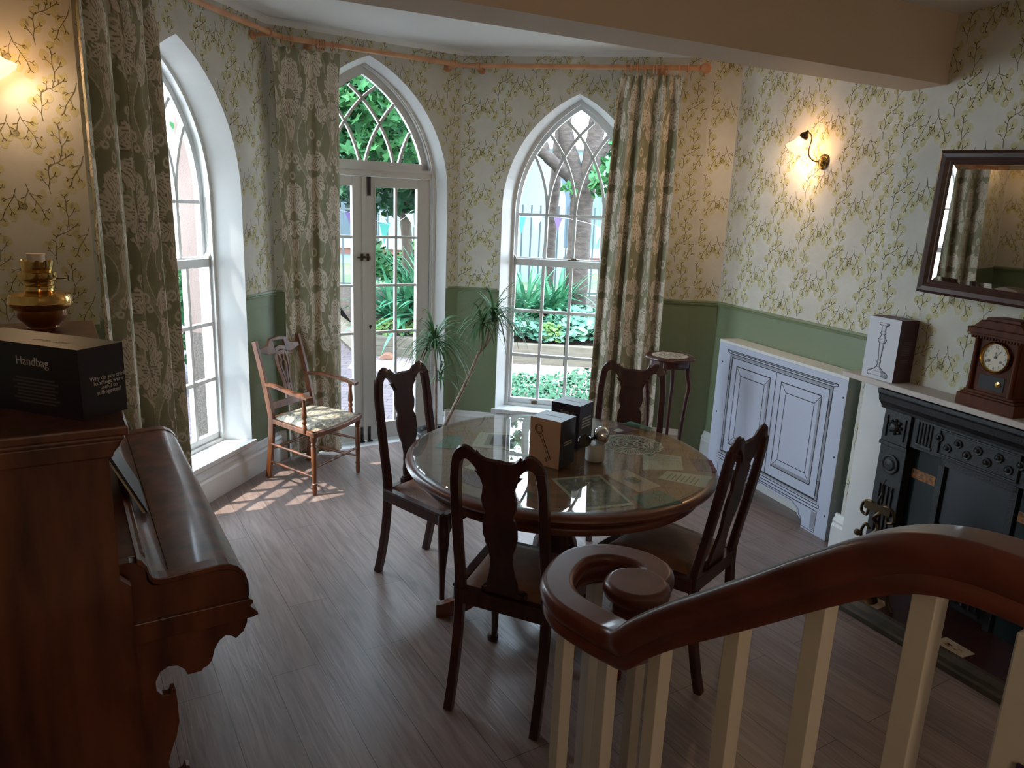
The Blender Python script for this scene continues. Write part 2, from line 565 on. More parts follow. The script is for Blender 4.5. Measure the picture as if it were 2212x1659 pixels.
def tag(o, label, cat, group=None):
    o['label'] = label
    o['category'] = cat
    if group:
        o['group'] = group
    return o
def thing(name, label, cat, loc=(0, 0, 0), rz=0, group=None):
    o = bpy.data.objects.new(name, None)
    o.empty_display_size = 0.1
    o.location = loc
    o.rotation_euler = (0, 0, rz)
    COL.objects.link(o)
    return tag(o, label, cat, group)
def struct(o):
    o['kind'] = 'structure'
    return o
def place(o, loc, rz=0):
    o.location = loc
    o.rotation_euler = (0, 0, rz)
    return o
def dup(root, loc, rz, label, group=None):
    r = root.copy()
    COL.objects.link(r)
    r.location = loc
    r.rotation_euler = (0, 0, rz)
    r['label'] = label
    if group:
        r['group'] = group
    for ch in list(root.children):
        c = ch.copy()
        COL.objects.link(c)
        c.parent = r
        for g in list(ch.children):
            d = g.copy()
            COL.objects.link(d)
            d.parent = c
    return r
def text(name, body, size, m, parent, loc, rot, align='LEFT', label=None, shear=0):
    c = bpy.data.curves.new(name, 'FONT')
    c.body = body
    c.size = size
    c.align_x = align
    c.extrude = 0.0002
    c.shear = shear
    c.space_line = 0.85
    tmp = bpy.data.objects.new(name, c)
    me = bpy.data.meshes.new_from_object(tmp)
    bpy.data.objects.remove(tmp)
    me.materials.clear()
    me.materials.append(MAT[m])
    o = bpy.data.objects.new(name, me)
    COL.objects.link(o)
    o.parent = parent
    o.location = loc
    o.rotation_euler = rot
    return o
def smoothpath(pts, n=8, close=False):
    P = [Vector(p) for p in pts]
    out_ = []
    N = len(P)
    for i in range(N if close else N - 1):
        if close:
            p0, p1, p2, p3 = P[i - 1], P[i], P[(i + 1) % N], P[(i + 2) % N]
        else:
            p0, p1, p2, p3 = P[max(i - 1, 0)], P[i], P[i + 1], P[min(i + 2, N - 1)]
        for k in range(n):
            t = k / n
            out_.append(0.5 * ((2 * p1) + (p2 - p0) * t + (2 * p0 - 5 * p1 + 4 * p2 - p3) * t * t + (3 * p1 - p0 - 3 * p2 + p3) * t ** 3))
    if not close:
        out_.append(P[-1])
    return out_

# ------------------------------------------------------------------ frames of the plan
ZD, ZC, ZB, ZM = 1.15, 2.81, 2.37, 2.66          # dado, bay ceiling, beam soffit, room ceiling
Lc = (-1.58, 4.80)                               # corner left window wall / door wall
Rc = (-0.44, 5.52)                               # corner door wall / right window wall
Kc = (1.25, 5.235)
Cc = (1.45, 5.24)                                # corner right bay / alcove
Nc = (-1.968, 3.125)
N2 = (-2.343, 3.074)
Nw = (-1.918, 3.339)                             # corner left window wall / short return wall
A_L = math.atan2(0.974, 0.2257)
A_D = math.atan2(Rc[1] - Lc[1], Rc[0] - Lc[0])
A_R = math.atan2(Kc[1] - Rc[1], Kc[0] - Rc[0])
A_W = math.atan2(-0.941, 0.339)                  # right wall, local x towards the camera, local y into the wall
P0 = (1.796, 3.818)                              # origin of the right wall frame (front foot of the cabinet cover)
def frame(P, a):
    c, s_ = cos(a), sin(a)
    return lambda x, y, z=0: (P[0] + x * c - y * s_, P[1] + x * s_ + y * c, z)
FR = frame(P0, A_W)
def rw(x, y, z=0):
    return Vector(FR(x, y, z))
PV, PW = Vector((-0.53, 0.848, 0)), Vector((0.848, 0.53, 0))   # piano / left wall axes

# ------------------------------------------------------------------ wallpaper motifs
random.seed(4)
def branch(kind):
    """stem polylines and blossom discs of one printed sprig, in metres around its origin"""
    if kind == 0:      # drooping branch
        st = [[(-.02, .085), (-.008, .045), (.012, .012), (.030, -.018), (.040, -.050)], [(-.008, .045), (.018, .036), (.030, .040)], [(.018, .036), (.030, .026)],
              [(-.012, .058), (-.024, .030), (-.028, .004)], [(-.024, .030), (-.040, .024)], [(-.028, .004), (-.040, -.004)], [(-.028, .004), (-.020, -.010)],
              [(.012, .012), (.002, -.018), (-.008, -.030)], [(.002, -.018), (.008, -.034)], [(.030, -.018), (.048, -.022), (.056, -.014)], [(.048, -.022), (.054, -.032)],
              [(.040, -.050), (.030, -.062)], [(.040, -.050), (.050, -.060)]]
        bl = [(.024, .022, .020), (-.040, .006, .019), (-.018, -.012, .019), (.0, -.040, .020), (.052, -.040, .019), (.036, -.066, .019), (.018, -.010, .017), (.036, .046, .015)]
    elif kind == 1:    # upright sprig
        st = [[(0, -.062), (-.004, -.030), (.002, -.002), (.0, .034), (.004, .056)], [(-.004, -.030), (-.022, -.006), (-.030, .012)], [(-.022, -.006), (-.034, -.004)],
              [(.002, -.002), (.020, .014), (.026, .030)], [(.020, .014), (.032, .014)], [(.0, .034), (-.014, .044)], [(.004, .056), (-.006, .066)], [(.004, .056), (.014, .064)]]
        bl = [(-.032, .016, .018), (-.012, .022, .017), (.028, .034, .018), (.004, .068, .018), (.012, .000, .016)]
    else:              # slanting branch
        st = [[(-.058, -.040), (-.034, -.022), (-.008, -.012), (.020, .010), (.046, .030)], [(-.034, -.022), (-.036, .004), (-.030, .018)], [(-.036, .004), (-.048, .010)],
              [(-.008, -.012), (-.002, .016), (-.006, .030)], [(-.002, .016), (.008, .024)], [(-.022, -.016), (.002, -.030), (.014, -.028)], [(.020, .010), (.022, .034)],
              [(.046, .030), (.060, .028)], [(.046, .030), (.052, .044)]]
        bl = [(-.040, .022, .018), (-.006, .036, .019), (.022, .042, .018), (.050, .048, .018), (.012, -.010, .017), (.040, .008, .016)]
    return st, bl
def paper_motifs(g, x0, x1, z0, z1, blocked, seed=1, y=-0.0006):
    rnd = random.Random(seed)
    W, Hh = 0.262, 0.300
    nx, nz = int((x1 - x0) / W) + 3, int((z1 - z0) / Hh) + 3
    sx0 = x0 - rnd.uniform(0, W)
    def ok(x, z):
        return x0 + .003 < x < x1 - .003 and z0 + .006 < z < z1 - .004 and not blocked(x, z)
    for i in range(-1, nx):
        for j in range(-1, nz):
            for kind, ox, oz, mir, sc in ((0, .02, .03, 1, 1.05), (1, .088, .140, 1, 1.0), (1, .142, .01, -1, 1.05), (0, .205, .165, -1, .95), (2, .140, .225, 1, .8)):
                cx, cz = sx0 + i * W + ox, z0 - .1 + j * Hh + oz + (i % 2) * Hh * .5
                st, bl = branch(kind)
                g.mi(1)
                for (bx, bz, r) in bl:
                    px_, pz = cx + mir * bx * sc, cz + bz * sc
                    r *= sc * 1.05
                    if all(ok(px_ + r * cos(a), pz + r * sin(a)) for a in (0, 1.57, 3.14, 4.71)):
                        g.poly([(px_ + r * (1 + .14 * sin(3 * a + bx * 90)) * cos(a) * .9, y, pz + r * (1 + .1 * cos(2 * a + bz * 80)) * sin(a)) for a in [k * PI / 5 for k in range(10)]])
                g.mi(2)
                for ln in st:
                    for q in range(len(ln) - 1):
                        (ax, az), (bx, bz) = ln[q], ln[q + 1]
                        ax, az, bx, bz = cx + mir * ax * sc, cz + az * sc, cx + mir * bx * sc, cz + bz * sc
                        if not (ok(ax, az) and ok(bx, bz)):
                            continue
                        d = Vector((bx - ax, bz - az))
                        last = q == len(ln) - 2
                        w0 = .0012 if len(ln) > 3 else .0010
                        w1 = .0021 if last else w0
                        nn = Vector((-d.y, d.x)).normalized()
                        a2, b2 = nn * w0, nn * w1
                        g.quad((ax + a2.x, 2 * y, az + a2.y), (ax - a2.x, 2 * y, az - a2.y), (bx - b2.x, 2 * y, bz - b2.y), (bx + b2.x, 2 * y, bz + b2.y))
    g.mi(0)

def arch(xc, a, zs, za, n=14):
    """points of a pointed arch from right spring over the apex to the left spring"""
    h = za - zs
    R = (h * h + a * a) / (2 * a)
    th = math.asin(min(1, h / R))
    right = [(xc - (R - a) + R * cos(t), zs + R * sin(t)) for t in [th * k / n for k in range(n + 1)]]
    left = [(2 * xc - x, z) for x, z in right[::-1]][1:]
    return right + left

def bay_wall(name, P, ang, L, opening, seed, xs=0.0):
    """wall in local coordinates with an arched opening (xc, a, z0, zs, za), splayed reveal depth d and inner half width ai"""
    g = G()
    if opening:
        xc, a, z0, zs, za, d, ai, zi0, zis, zia = opening
        A = arch(xc, a, zs, za)
        ap = len(A) // 2
        def strip2(xa, xb, zlo, zhi):
            for lo, hi, k in ((zlo, min(zhi, ZD), 3), (max(zlo, ZD), zhi, 0)):
                if hi > lo:
                    g.mi(k).quad((xa, 0, lo), (xb, 0, lo), (xb, 0, hi), (xa, 0, hi))
        strip2(xs, xc - a, 0, zs)
        strip2(xc + a, L, 0, zs)
        if z0 > 0:
            strip2(xc - a, xc + a, 0, z0)
        g.mi(0)
        g.quad((xc + a, 0, zs), (L, 0, zs), (L, 0, ZC), (xc + a, 0, ZC))
        g.quad((xs, 0, zs), (xc - a, 0, zs), (xc - a, 0, ZC), (xs, 0, ZC))
        for i in range(len(A) - 1):
            (x1, z1), (x2, z2) = A[i], A[i + 1]
            g.quad((x1, 0, z1), (x2, 0, z2), (x2, 0, ZC), (x1, 0, ZC))
        # reveal
        B = arch(xc, ai, zis, zia)
        g.mi(4)
        outl = [(xc + a, z0)] + A + [(xc - a, z0)]
        inl = [(xc + ai, zi0)] + B + [(xc - ai, zi0)]
        for i in range(len(outl) - 1):
            (x1, z1), (x2, z2) = outl[i], outl[i + 1]
            (x3, z3), (x4, z4) = inl[i], inl[i + 1]
            g.quad((x1, 0, z1), (x3, d, z3), (x4, d, z4), (x2, 0, z2))
        if z0 > 0:
            g.quad((xc - a, 0, z0), (xc + a, 0, z0), (xc + ai, d, zi0), (xc - ai, d, zi0))
        # outer skin of the house around the opening
        g.mi(5)
        yo = d + .10
        oo = [(xc + ai, zi0)] + B + [(xc - ai, zi0)]
        for i in range(1, len(oo) - 2):
            (x1, z1), (x2, z2) = oo[i], oo[i + 1]
            g.quad((x1, yo, z1), (x2, yo, z2), (x2, yo, ZC + .2), (x1, yo, ZC + .2))
        for xa, xb in ((xs - .05, xc - ai), (xc + ai, L + .05)):
            g.quad((xa, yo, -.15), (xb, yo, -.15), (xb, yo, ZC + .2), (xa, yo, ZC + .2))
        if zi0 > 0:
            g.quad((xc - ai, yo, -.15), (xc + ai, yo, -.15), (xc + ai, yo, zi0), (xc - ai, yo, zi0))
        for i in range(len(oo) - 1):
            (x1, z1), (x2, z2) = oo[i], oo[i + 1]
            g.quad((x1, d, z1), (x2, d, z2), (x2, yo, z2), (x1, yo, z1))
        h = za - zs
        R = (h * h + a * a) / (2 * a)
        def blocked(x, z):
            if z < zs:
                return abs(x - xc) < a + .004
            return math.hypot(abs(x - xc) + (R - a), z - zs) < R + .004
    else:
        g.mi(3).quad((xs, 0, 0), (L, 0, 0), (L, 0, ZD), (xs, 0, ZD))
        g.mi(0).quad((xs, 0, ZD), (L, 0, ZD), (L, 0, ZC), (xs, 0, ZC))
        blocked = lambda x, z: False
    paper_motifs(g, xs, L, ZD, ZC, blocked, seed)
    o = g.build(name, ['wallpaper', 'blossom', 'twig', 'dado', 'white', 'pier'])
    place(o, (P[0], P[1], 0), ang)
    return struct(o)

OP_W = (0.8, 0.515, 0.235, 1.75, 2.535, 0.13, 0.455, 0.235, 1.74, 2.51)
LL = 1.72
LR = math.hypot(Kc[0] - Rc[0], Kc[1] - Rc[1])
LD = math.hypot(Rc[0] - Lc[0], Rc[1] - Lc[1])
opw_l = (LL - 0.84,) + OP_W[1:]
opw_l = (LL - 0.84, 0.505, 0.235, 1.75, 2.535, 0.16, 0.43, 0.235, 1.74, 2.50)
opw_r = (0.835,) + OP_W[1:]
opd = (0.655, 0.592, 0.0, 1.83, 2.685, 0.09, 0.535, 0.0, 1.83, 2.645)
wl = bay_wall('wall_bay_left', Nc, A_L, LL, opw_l, 3, .22)
wm = bay_wall('wall_bay_middle', Lc, A_D, LD, opd, 5)
wr = bay_wall('wall_bay_right', Rc, A_R, LR, opw_r, 7)
LK = math.hypot(Cc[0] - Kc[0], Cc[1] - Kc[1])
bay_wall('wall_bay_corner', Kc, math.atan2(Cc[1] - Kc[1], Cc[0] - Kc[0]), LK, None, 9)
# alcove wall with the wall lamp; origin Cc, local x towards camera
AL = (Vector((P0[0], P0[1], 0)) + 0.087 * Vector((0.339, -0.941, 0)) + 0.157 * Vector((0.941, 0.339, 0)) - Vector((Cc[0], Cc[1], 0))).length
bay_wall('wall_alcove', Cc, A_W, AL, None, 11)
# chimney breast: side and face, down to the room behind the camera
g = G()
XB = 0.087
g.mi(3).quad((XB, 0, 0), (XB, .157, 0), (XB, .157, ZD), (XB, 0, ZD))
g.mi(0).quad((XB, 0, ZD), (XB, .157, ZD), (XB, .157, ZC), (XB, 0, ZC))
g.quad((XB, 0, 0), (6.2, 0, 0), (6.2, 0, ZC), (XB, 0, ZC))
paper_motifs(g, XB, 3.2, 0.0, ZC, lambda x, z: False, 13)
struct(place(g.build('wall_right', ['wallpaper', 'blossom', 'twig', 'dado']), (P0[0], P0[1], 0), A_W))
# left: short return wall beside the bay, then the long wall behind the piano
A_N = math.atan2(Nw[1] - N2[1], Nw[0] - N2[0])
bay_wall('wall_left_return', N2, A_N, math.hypot(Nw[0] - N2[0], Nw[1] - N2[1]), None, 15)
N3 = Vector((N2[0], N2[1], 0)) - PV * 5.6
g = G()
g.mi(3).quad((0, 0, 0), (5.6, 0, 0), (5.6, 0, ZD), (0, 0, ZD))
g.mi(0).quad((0, 0, ZD), (5.6, 0, ZD), (5.6, 0, ZC), (0, 0, ZC))
paper_motifs(g, 2.0, 5.6, ZD, ZC, lambda x, z: False, 17)
struct(place(g.build('wall_left', ['wallpaper', 'blossom', 'twig', 'dado']), (N3.x, N3.y, 0), math.atan2(PV.y, PV.x)))
g = G()
e2 = rw(6.2, 0)
g.quad((N3.x, N3.y, 0), (e2.x, e2.y, 0), (e2.x, e2.y, ZC), (N3.x, N3.y, ZC))
struct(g.build('wall_back', ['wallpaper']))
# floor
c1, c2 = rw(XB, 0), rw(XB, .157)
g = G()
ins = [N2, Nw, Lc, Rc, Kc, Cc, (c2.x, c2.y), (c1.x, c1.y), (e2.x, e2.y), (N3.x, N3.y)]
g.poly([(x, y, 0) for x, y in ins])
struct(g.build('floor', ['floor']))
# threshold floor in the door opening
g = G()
g.box(.655 - .59, .655 + .59, 0, .19, -.15, 0.0)
struct(place(g.build('trim_1', ['white_paint']), (Lc[0], Lc[1], 0), A_D))
# ceilings, coved bay ceiling and the dropped beam
g = G()
g.poly([(x, y, ZC) for x, y in [N2, Nw, Lc, Rc, Kc, Cc, (c2.x, c2.y), (2.4, 3.9), (-1.9, 1.85)]])
g.poly([(x, y, ZC + .03) for x, y in [(-3, 2.6), (-2.4, 3.6), (-1.9, 5.1), (-.5, 5.9), (1.6, 5.6), (2.6, 3.7)]])
struct(g.build('ceiling', ['ceiling']))
cove = [Vector((x, y, 0)) for x, y in [Nw, Lc, Rc, Kc, Cc]]
cen = Vector((0, 3.4, 0))
g = G()
prof = [(0, -.035), (.004, -.02), (.012, -.008), (.03, 0)]
rows = []
for p_ in [cove[0] + (cove[0] - cove[1]).normalized() * 0] + cove[1:]:
    dirc = (cen - p_).normalized()
    rows.append([(p_.x + dirc.x * a * 1.2, p_.y + dirc.y * a * 1.2, ZC + b - .001) for a, b in prof])
for r1, r2 in zip(rows, rows[1:]):
    for k in range(3):
        g.quad(r1[k], r2[k], r2[k + 1], r1[k + 1])
struct(g.build('trim_2', ['ceiling'], smooth=True))
B0, B1 = Vector((1.828, 3.738, 0)), Vector((1.931, 3.562, 0))
bd = Vector((cos(rad(26.2)), sin(rad(26.2)), 0))
bn = Vector((bd.y, -bd.x, 0))
g = G()
pA, pB = B0 + bd * .12, B0 - bd * 4.9
q1, q2 = pA + bn * .215, pB + bn * .215
for a, b in ((pA, pB), (q1, q2)):
    g.quad((a.x, a.y, ZB), (b.x, b.y, ZB), (b.x, b.y, ZC + .05), (a.x, a.y, ZC + .05))
g.quad((pA.x, pA.y, ZB), (pB.x, pB.y, ZB), (q2.x, q2.y, ZB), (q1.x, q1.y, ZB))
ob = struct(g.build('ceiling_beam', ['beam']))
g = G()
g.poly([(q1.x, q1.y, ZM), (q2.x, q2.y, ZM), (N3.x - .3, N3.y, ZM), (e2.x + .3, e2.y, ZM)])
struct(g.build('ceiling_room', ['ceiling']))

# skirting boards and dado rails
SK = [(0, 0), (.028, 0), (.028, .13), (.022, .145), (.024, .16), (.014, .175), (.008, .195), (0, .2)]
def skirt(name, P, ang, xa, xb, prof, mk, z0=0.0):
    g = G()
    n = len(prof)
    vs = [(xa, -a, z0 + b) for a, b in prof] + [(xb, -a, z0 + b) for a, b in prof]
    g.add(vs, [tuple(range(n)), tuple(range(2 * n - 1, n - 1, -1))] + [(i, n + i, n + (i + 1) % n, (i + 1) % n) for i in range(n)])
    return struct(place(g.build(name, [mk]), (P[0], P[1], 0), ang))
DR = [(0, -.02), (.008, -.018), (.012, -.008), (.008, -.004), (.012, .002), (.008, .012), (0, .014)]
skirt('baseboard_bay_left', Nc, A_L, .22, LL - .012, SK, 'white')
skirt('baseboard_bay_middle_1', Lc, A_D, .0, .04, SK, 'white')
skirt('baseboard_bay_middle_2', Lc, A_D, 1.27, LD, SK, 'white')
skirt('baseboard_bay_right', Rc, A_R, .0, LR, SK, 'white')
skirt('baseboard_alcove', Cc, A_W, 0, AL, SK, 'white')
skirt('baseboard_right', P0, A_W, XB - .03, .16, SK, 'white')
skirt('baseboard_left', (N3.x, N3.y), math.atan2(PV.y, PV.x), 0, 5.6, SK, 'white')
nm = 3
for P, ang, xa, xb in ((Nc, A_L, .22, .355), (Nc, A_L, 1.40, LL), (Lc, A_D, 0, .045), (Lc, A_D, 1.265, LD), (Rc, A_R, 0, .305), (Rc, A_R, 1.365, LR),
                       (Kc, math.atan2(Cc[1] - Kc[1], Cc[0] - Kc[0]), 0, LK), (Cc, A_W, 0, AL), ((N3.x, N3.y), math.atan2(PV.y, PV.x), 0, 5.6)):
    skirt('trim_%d' % nm, P, ang, xa, xb, DR, 'dado', ZD)
    nm += 1
# embossed paper borders are part of the wall material

# ------------------------------------------------------------------ windows and garden door
def arch_frame(g, xc, ao, zso, zao, ai, zsi, zai, zb, y0, y1, n=14):
    Ao = [(xc + ao, zb)] + arch(xc, ao, zso, zao, n) + [(xc - ao, zb)]
    Ai = [(xc + ai, zb)] + arch(xc, ai, zsi, zai, n) + [(xc - ai, zb)]
    g.strip(Ao, Ai, y0, y1)
def tracery(g, xc, a, zs, za, mull, w, y0, y1):
    """interlaced arcs springing from the mullions with the radius of the main arch"""
    h = za - zs
    R = (h * h + a * a) / (2 * a)
    def inside(x, z):
        return math.hypot(abs(x - xc) + (R - a), z - zs) < R + .004
    for mx in mull:
        for sgn in (1, -1):
            c = mx + sgn * R
            L, Rr = [], []
            for k in range(60):
                t = k * rad(1.5)
                x, z = c - sgn * R * cos(t), zs + R * sin(t)
                if not inside(x, z):
                    break
                L.append((c - sgn * (R + w / 2) * cos(t), zs + (R + w / 2) * sin(t)))
                Rr.append((c - sgn * (R - w / 2) * cos(t), zs + (R - w / 2) * sin(t)))
            if len(L) > 2:
                g.strip(L, Rr, y0, y1)
def arch_pane(g, xc, a, zs, za, zb, y):
    A = arch(xc, a, zs, za)
    g.poly([(xc - a, y, zb), (xc + a, y, zb)] + [(x, y, z) for x, z in A])
def sash_window(name, P, ang, xc, ai, d, z0=.235):
    root = bpy.data.objects.new(name, None)
    COL.objects.link(root)
    place(root, (P[0], P[1], 0), ang)
    root['kind'] = 'structure'
    gl = ai - .035                          # glass half width
    zs, za = 1.71, 2.455
    g = G()
    arch_frame(g, xc, ai + .02, 1.74, 2.535, ai - .004, 1.73, 2.495, z0, d - .002, d + .10)
    arch_frame(g, xc, ai + .01, 1.74, 2.525, ai - .016, 1.725, 2.482, z0, d - .012, d + .012)
    g.build('frame', 'white', root)
    # upper sash
    g = G()
    arch_frame(g, xc, ai - .003, 1.725, 2.492, gl, zs, za, 1.34, d + .045, d + .08)
    g.box(xc - gl, xc + gl, d + .045, d + .08, 1.345, 1.395)
    us = g.build('upper_sash', 'white', root)
    g = G()
    cols = [xc - gl / 2, xc, xc + gl / 2]
    for x in cols:
        g.box(x - .011, x + .011, d + .045, d + .08, 1.39, zs)
    g.box(xc - gl, xc + gl, d + .05, d + .075, zs - .010, zs + .010)
    tracery(g, xc, gl, zs, za, cols, .020, d + .046, d + .079)
    g.build('glazing_bars', 'white', us)
    g = G()
    arch_pane(g, xc, gl, zs, za, 1.39, d + .063)
    g.build('pane', 'glass', us)
    # lower sash
    g = G()
    yl0, yl1 = d + .006, d + .042
    o = ai - .004
    g.box(xc - o, xc - gl, yl0, yl1, z0 + .02, 1.40)
    g.box(xc + gl, xc + o, yl0, yl1, z0 + .02, 1.40)
    g.box(xc - o, xc + o, yl0, yl1, z0 + .02, z0 + .068)
    g.box(xc - o, xc + o, yl0, yl1, 1.335, 1.385)
    for s_ in (-1, 1):
        g.prism([(xc + s_ * o, 1.385), (xc + s_ * (o - .025), 1.385), (xc + s_ * (o - .018), 1.41), (xc + s_ * (o - .004), 1.425), (xc + s_ * o, 1.45)], yl0, yl1)
    ls = g.build('lower_sash', 'white', root)
    g = G()
    for x in cols:
        g.box(x - .011, x + .011, yl0 + .001, yl1 - .003, z0 + .06, 1.34)
    hh = (1.335 - z0 - .068) / 3
    for k in (1, 2):
        zz = z0 + .068 + hh * k
        g.box(xc - gl, xc + gl, yl0 + .001, yl1 - .003, zz - .011, zz + .011)
    g.build('glazing_bars', 'white', ls)
    g = G()
    g.quad((xc - gl, yl0 + .018, z0 + .06), (xc + gl, yl0 + .018, z0 + .06), (xc + gl, yl0 + .018, 1.34), (xc - gl, yl0 + .018, 1.34))
    g.build('pane', 'glass', ls)
    # sill board and sash fittings
    g = G()
    w = ai + .055
    g.strip([(xc - w - .03, -.022), (xc - ai, d + .0)], [(xc + w + .03, -.022), (xc + ai, d + .0)], z0 - .022, z0 + .006, 'xy')
    g.box(xc - w - .03, xc + w + .03, -.030, -.012, z0 - .026, z0 + .006)
    g.box(xc - ai, xc + ai, d - .01, d + .05, z0 - .01, z0 + .028)
    g.build('sill', 'white', root, bevel=.003)
    g = G()
    g.lathe([(.0, 0), (.012, 0), (.012, .006), (.005, .010), (.005, .016), (0, .018)], (xc + .012, d + .03, 1.385), 10)
    g.box(xc - .03, xc + .05, d + .022, d + .034, 1.387, 1.396)
    g.box(xc - .012, xc + .03, d + .045, d + .06, 1.392, 1.405)
    g.build('sash_catch', 'old_brass', root, smooth=True)
    g = G()
    xl = xc - gl / 2 - .02
    g.box(xl - .022, xl + .022, yl0 - .004, yl0, z0 + .028, z0 + .05)
    g.box(xl - .014, xl + .014, yl0 - .018, yl0, z0 + .044, z0 + .050)
    g.build('sash_lift', 'old_brass', root)
    # sash cord in its channel
    g = G()
    for s_ in (-1, 1):
        g.tube([(xc + s_ * (ai - .006), d + .028, 1.45), (xc + s_ * (ai - .006), d + .028, 1.74)], .0035, 6)
    g.build('sash_cord', 'gasket', root)
    return root
sash_window('window_1', Nc, A_L, LL - .84, .43, .16)
sash_window('window_2', Rc, A_R, .835, .455, .13)

def garden_door():
    root = bpy.data.objects.new('door_1', None)
    COL.objects.link(root)
    place(root, (Lc[0], Lc[1], 0), A_D)
    root['kind'] = 'structure'
    xc, d = .655, .09
    g = G()
    arch_frame(g, xc, .555, 1.83, 2.67, .510, 1.83, 2.635, 0, d - .0, d + .09)
    arch_frame(g, xc, .540, 1.83, 2.655, .520, 1.83, 2.64, 0, d - .012, d + .02)
    g.box(xc - .52, xc + .52, d, d + .09, 1.925, 1.985)
    g.box(xc - .52, xc + .52, d - .012, d + .01, 1.965, 1.985)
    g.build('frame', 'white_paint', root)
    g = G()
    arch_frame(g, xc, .512, 1.83, 2.636, .462, 1.84, 2.585, 1.985, d + .03, d + .065)
    g.box(xc - .51, xc + .51, d + .03, d + .065, 1.985, 2.03)
    fan = g.build('fanlight', 'white_paint', root)
    g = G()
    tracery(g, xc, .462, 1.84, 2.585, [xc - .25, xc, xc + .25], .018, d + .035, d + .06)
    vs = [v for v in g.v]
    # bars start at the sill of the fanlight
    keep = [i for i, f in enumerate(g.f) if all(vs[k][2] > 1.99 for k in f)]
    g.f = [g.f[i] for i in keep]
    g.m = [g.m[i] for i in keep]
    g.build('glazing_bars', 'white_paint', fan)
    g = G()
    A = [(x, z) for x, z in arch(xc, .465, 1.84, 2.585, 20) if z > 2.02]
    g.poly([(xc - .458, d + .048, 2.02), (xc + .458, d + .048, 2.02)] + [(x, d + .048, z) for x, z in A])
    g.build('pane', 'glass', fan)
    for s_ in (-1, 1):
        g = G()
        xi, xo = .004, .507
        gi, go = .085, .405
        y0, y1 = d + .02, d + .062
        def bx(a, b, z0, z1, ya=y0, yb=y1):
            a, b = sorted((xc + s_ * a, xc + s_ * b))
            g.box(a, b, ya, yb, z0, z1)
        bx(xi, gi, .008, 1.922)
        bx(go, xo, .008, 1.922)
        bx(gi, go, .008, .135)
        bx(gi, go, 1.855, 1.922)
        bx(gi - .008, gi, .125, 1.865, y0 - .005, y0)
        bx(go, go + .008, .125, 1.865, y0 - .005, y0)
        if s_ == 1:
            bx(-.016, .016, .01, 1.92, y0 - .008, y0 + .002)
        leaf = g.build('door_leaf', 'white_paint', root, bevel=.002)
        g = G()
        mid = (gi + go) / 2
        bx(mid - .009, mid + .009, .135, 1.855, y0 + .008, y1 - .008)
        for k in range(1, 5):
            z = .135 + k * (1.855 - .135) / 5
            bx(gi, go, z - .009, z + .009, y0 + .008, y1 - .008)
        g.build('glazing_bars', 'white', leaf)
        g = G()
        a, b = sorted((xc + s_ * gi, xc + s_ * go))
        g.quad((a, y0 + .02, .13), (b, y0 + .02, .13), (b, y0 + .02, 1.86), (a, y0 + .02, 1.86))
        g.build('pane', 'glass', leaf)
        # iron bottom bolt
        g = G()
        bx(.022, .040, .0, .115, y0 - .012, y0 - .006)
        bx(.027, .035, .0, .06, y0 - .02, y0 - .012)
        bx(.012, .05, .0, .012, y0 - .026, y0 - .006)
        g.build('bolt', 'black', leaf)
        if s_ == 1:
            g = G()
            bx(.024, .046, 1.795, 1.922, y0 - .014, y0 - .006)
            g.build('bolt', 'black', leaf)
            g = G()
            g.lathe([(.009, 0), (.009, .004), (0, .004)], (xc + .042, y0 - .010, .875), 12, 'y')
            bx(.039, .045, .855, .875, y0 - .010, y0 - .006)
            g.build('keyhole', 'black', leaf)
    # brass latch across the two leaves
    g = G()
    y = d + .012
    for sx_ in (-.030, .014):
        g.box(xc + sx_, xc + sx_ + .018, y - .008, y - .002, 1.345, 1.395)
    g.tube([(xc - .062, y - .018, 1.369), (xc + .034, y - .018, 1.369)], .0055, 8)
    g.tube([(xc - .03, y - .022, 1.377), (xc + .034, y - .022, 1.377)], .003, 8)
    g.tube([(xc + .034, y - .018, 1.378), (xc + .034, y - .018, 1.352)], .005, 8)
    g.build('latch', 'old_brass', root, smooth=True, weld=True)
    return root
garden_door()
# plinth blocks and narrow moulded architrave each side of the garden door
for k, xa in ((1, .655 + .592),):
    g = G()
    g.box(xa, xa + .062, -.038, 0, 0, .16)
    g.box(xa + .004, xa + .058, -.032, 0, .16, .20)
    g.box(xa + .010, xa + .052, -.022, 0, .20, .215)
    struct(place(g.build('trim_%d' % (nm + k), ['white'], bevel=.003), (Lc[0], Lc[1], 0), A_D))

# ------------------------------------------------------------------ curtain poles, rings and curtains
def off_line(pts, d):
    return pts
ZPole = 2.69
inn = Vector((0, 3.2, 0))
def facet_pt(P, ang, x, y, z):
    c, s_ = cos(ang), sin(ang)
    return Vector((P[0] + x * c - y * s_, P[1] + x * s_ + y * c, z))
off = -.115
cornerL = facet_pt(Lc, A_D, .02, off, ZPole)
pL0 = facet_pt(Nc, A_L, .08, off, ZPole)
pL1 = facet_pt(Nc, A_L, LL - .10, off, ZPole)
pD0 = facet_pt(Lc, A_D, .10, off, ZPole)
pD1 = facet_pt(Lc, A_D, LD - .075, off, ZPole)
pR0 = facet_pt(Rc, A_R, .08, off, ZPole)
pR1 = facet_pt(Rc, A_R, LR - .11, off, ZPole)
pole = thing('curtain_pole', 'long light wood curtain pole bending round the bay above all three windows', 'curtain pole', tuple(pD0))
def rel(v):
    return Vector(v) - pD0
g = G()
for a, b in ((pL0, pL1), (pD0, pD1), (pR0, pR1)):
    g.tube([rel(a), rel(b)], .0155, 14)
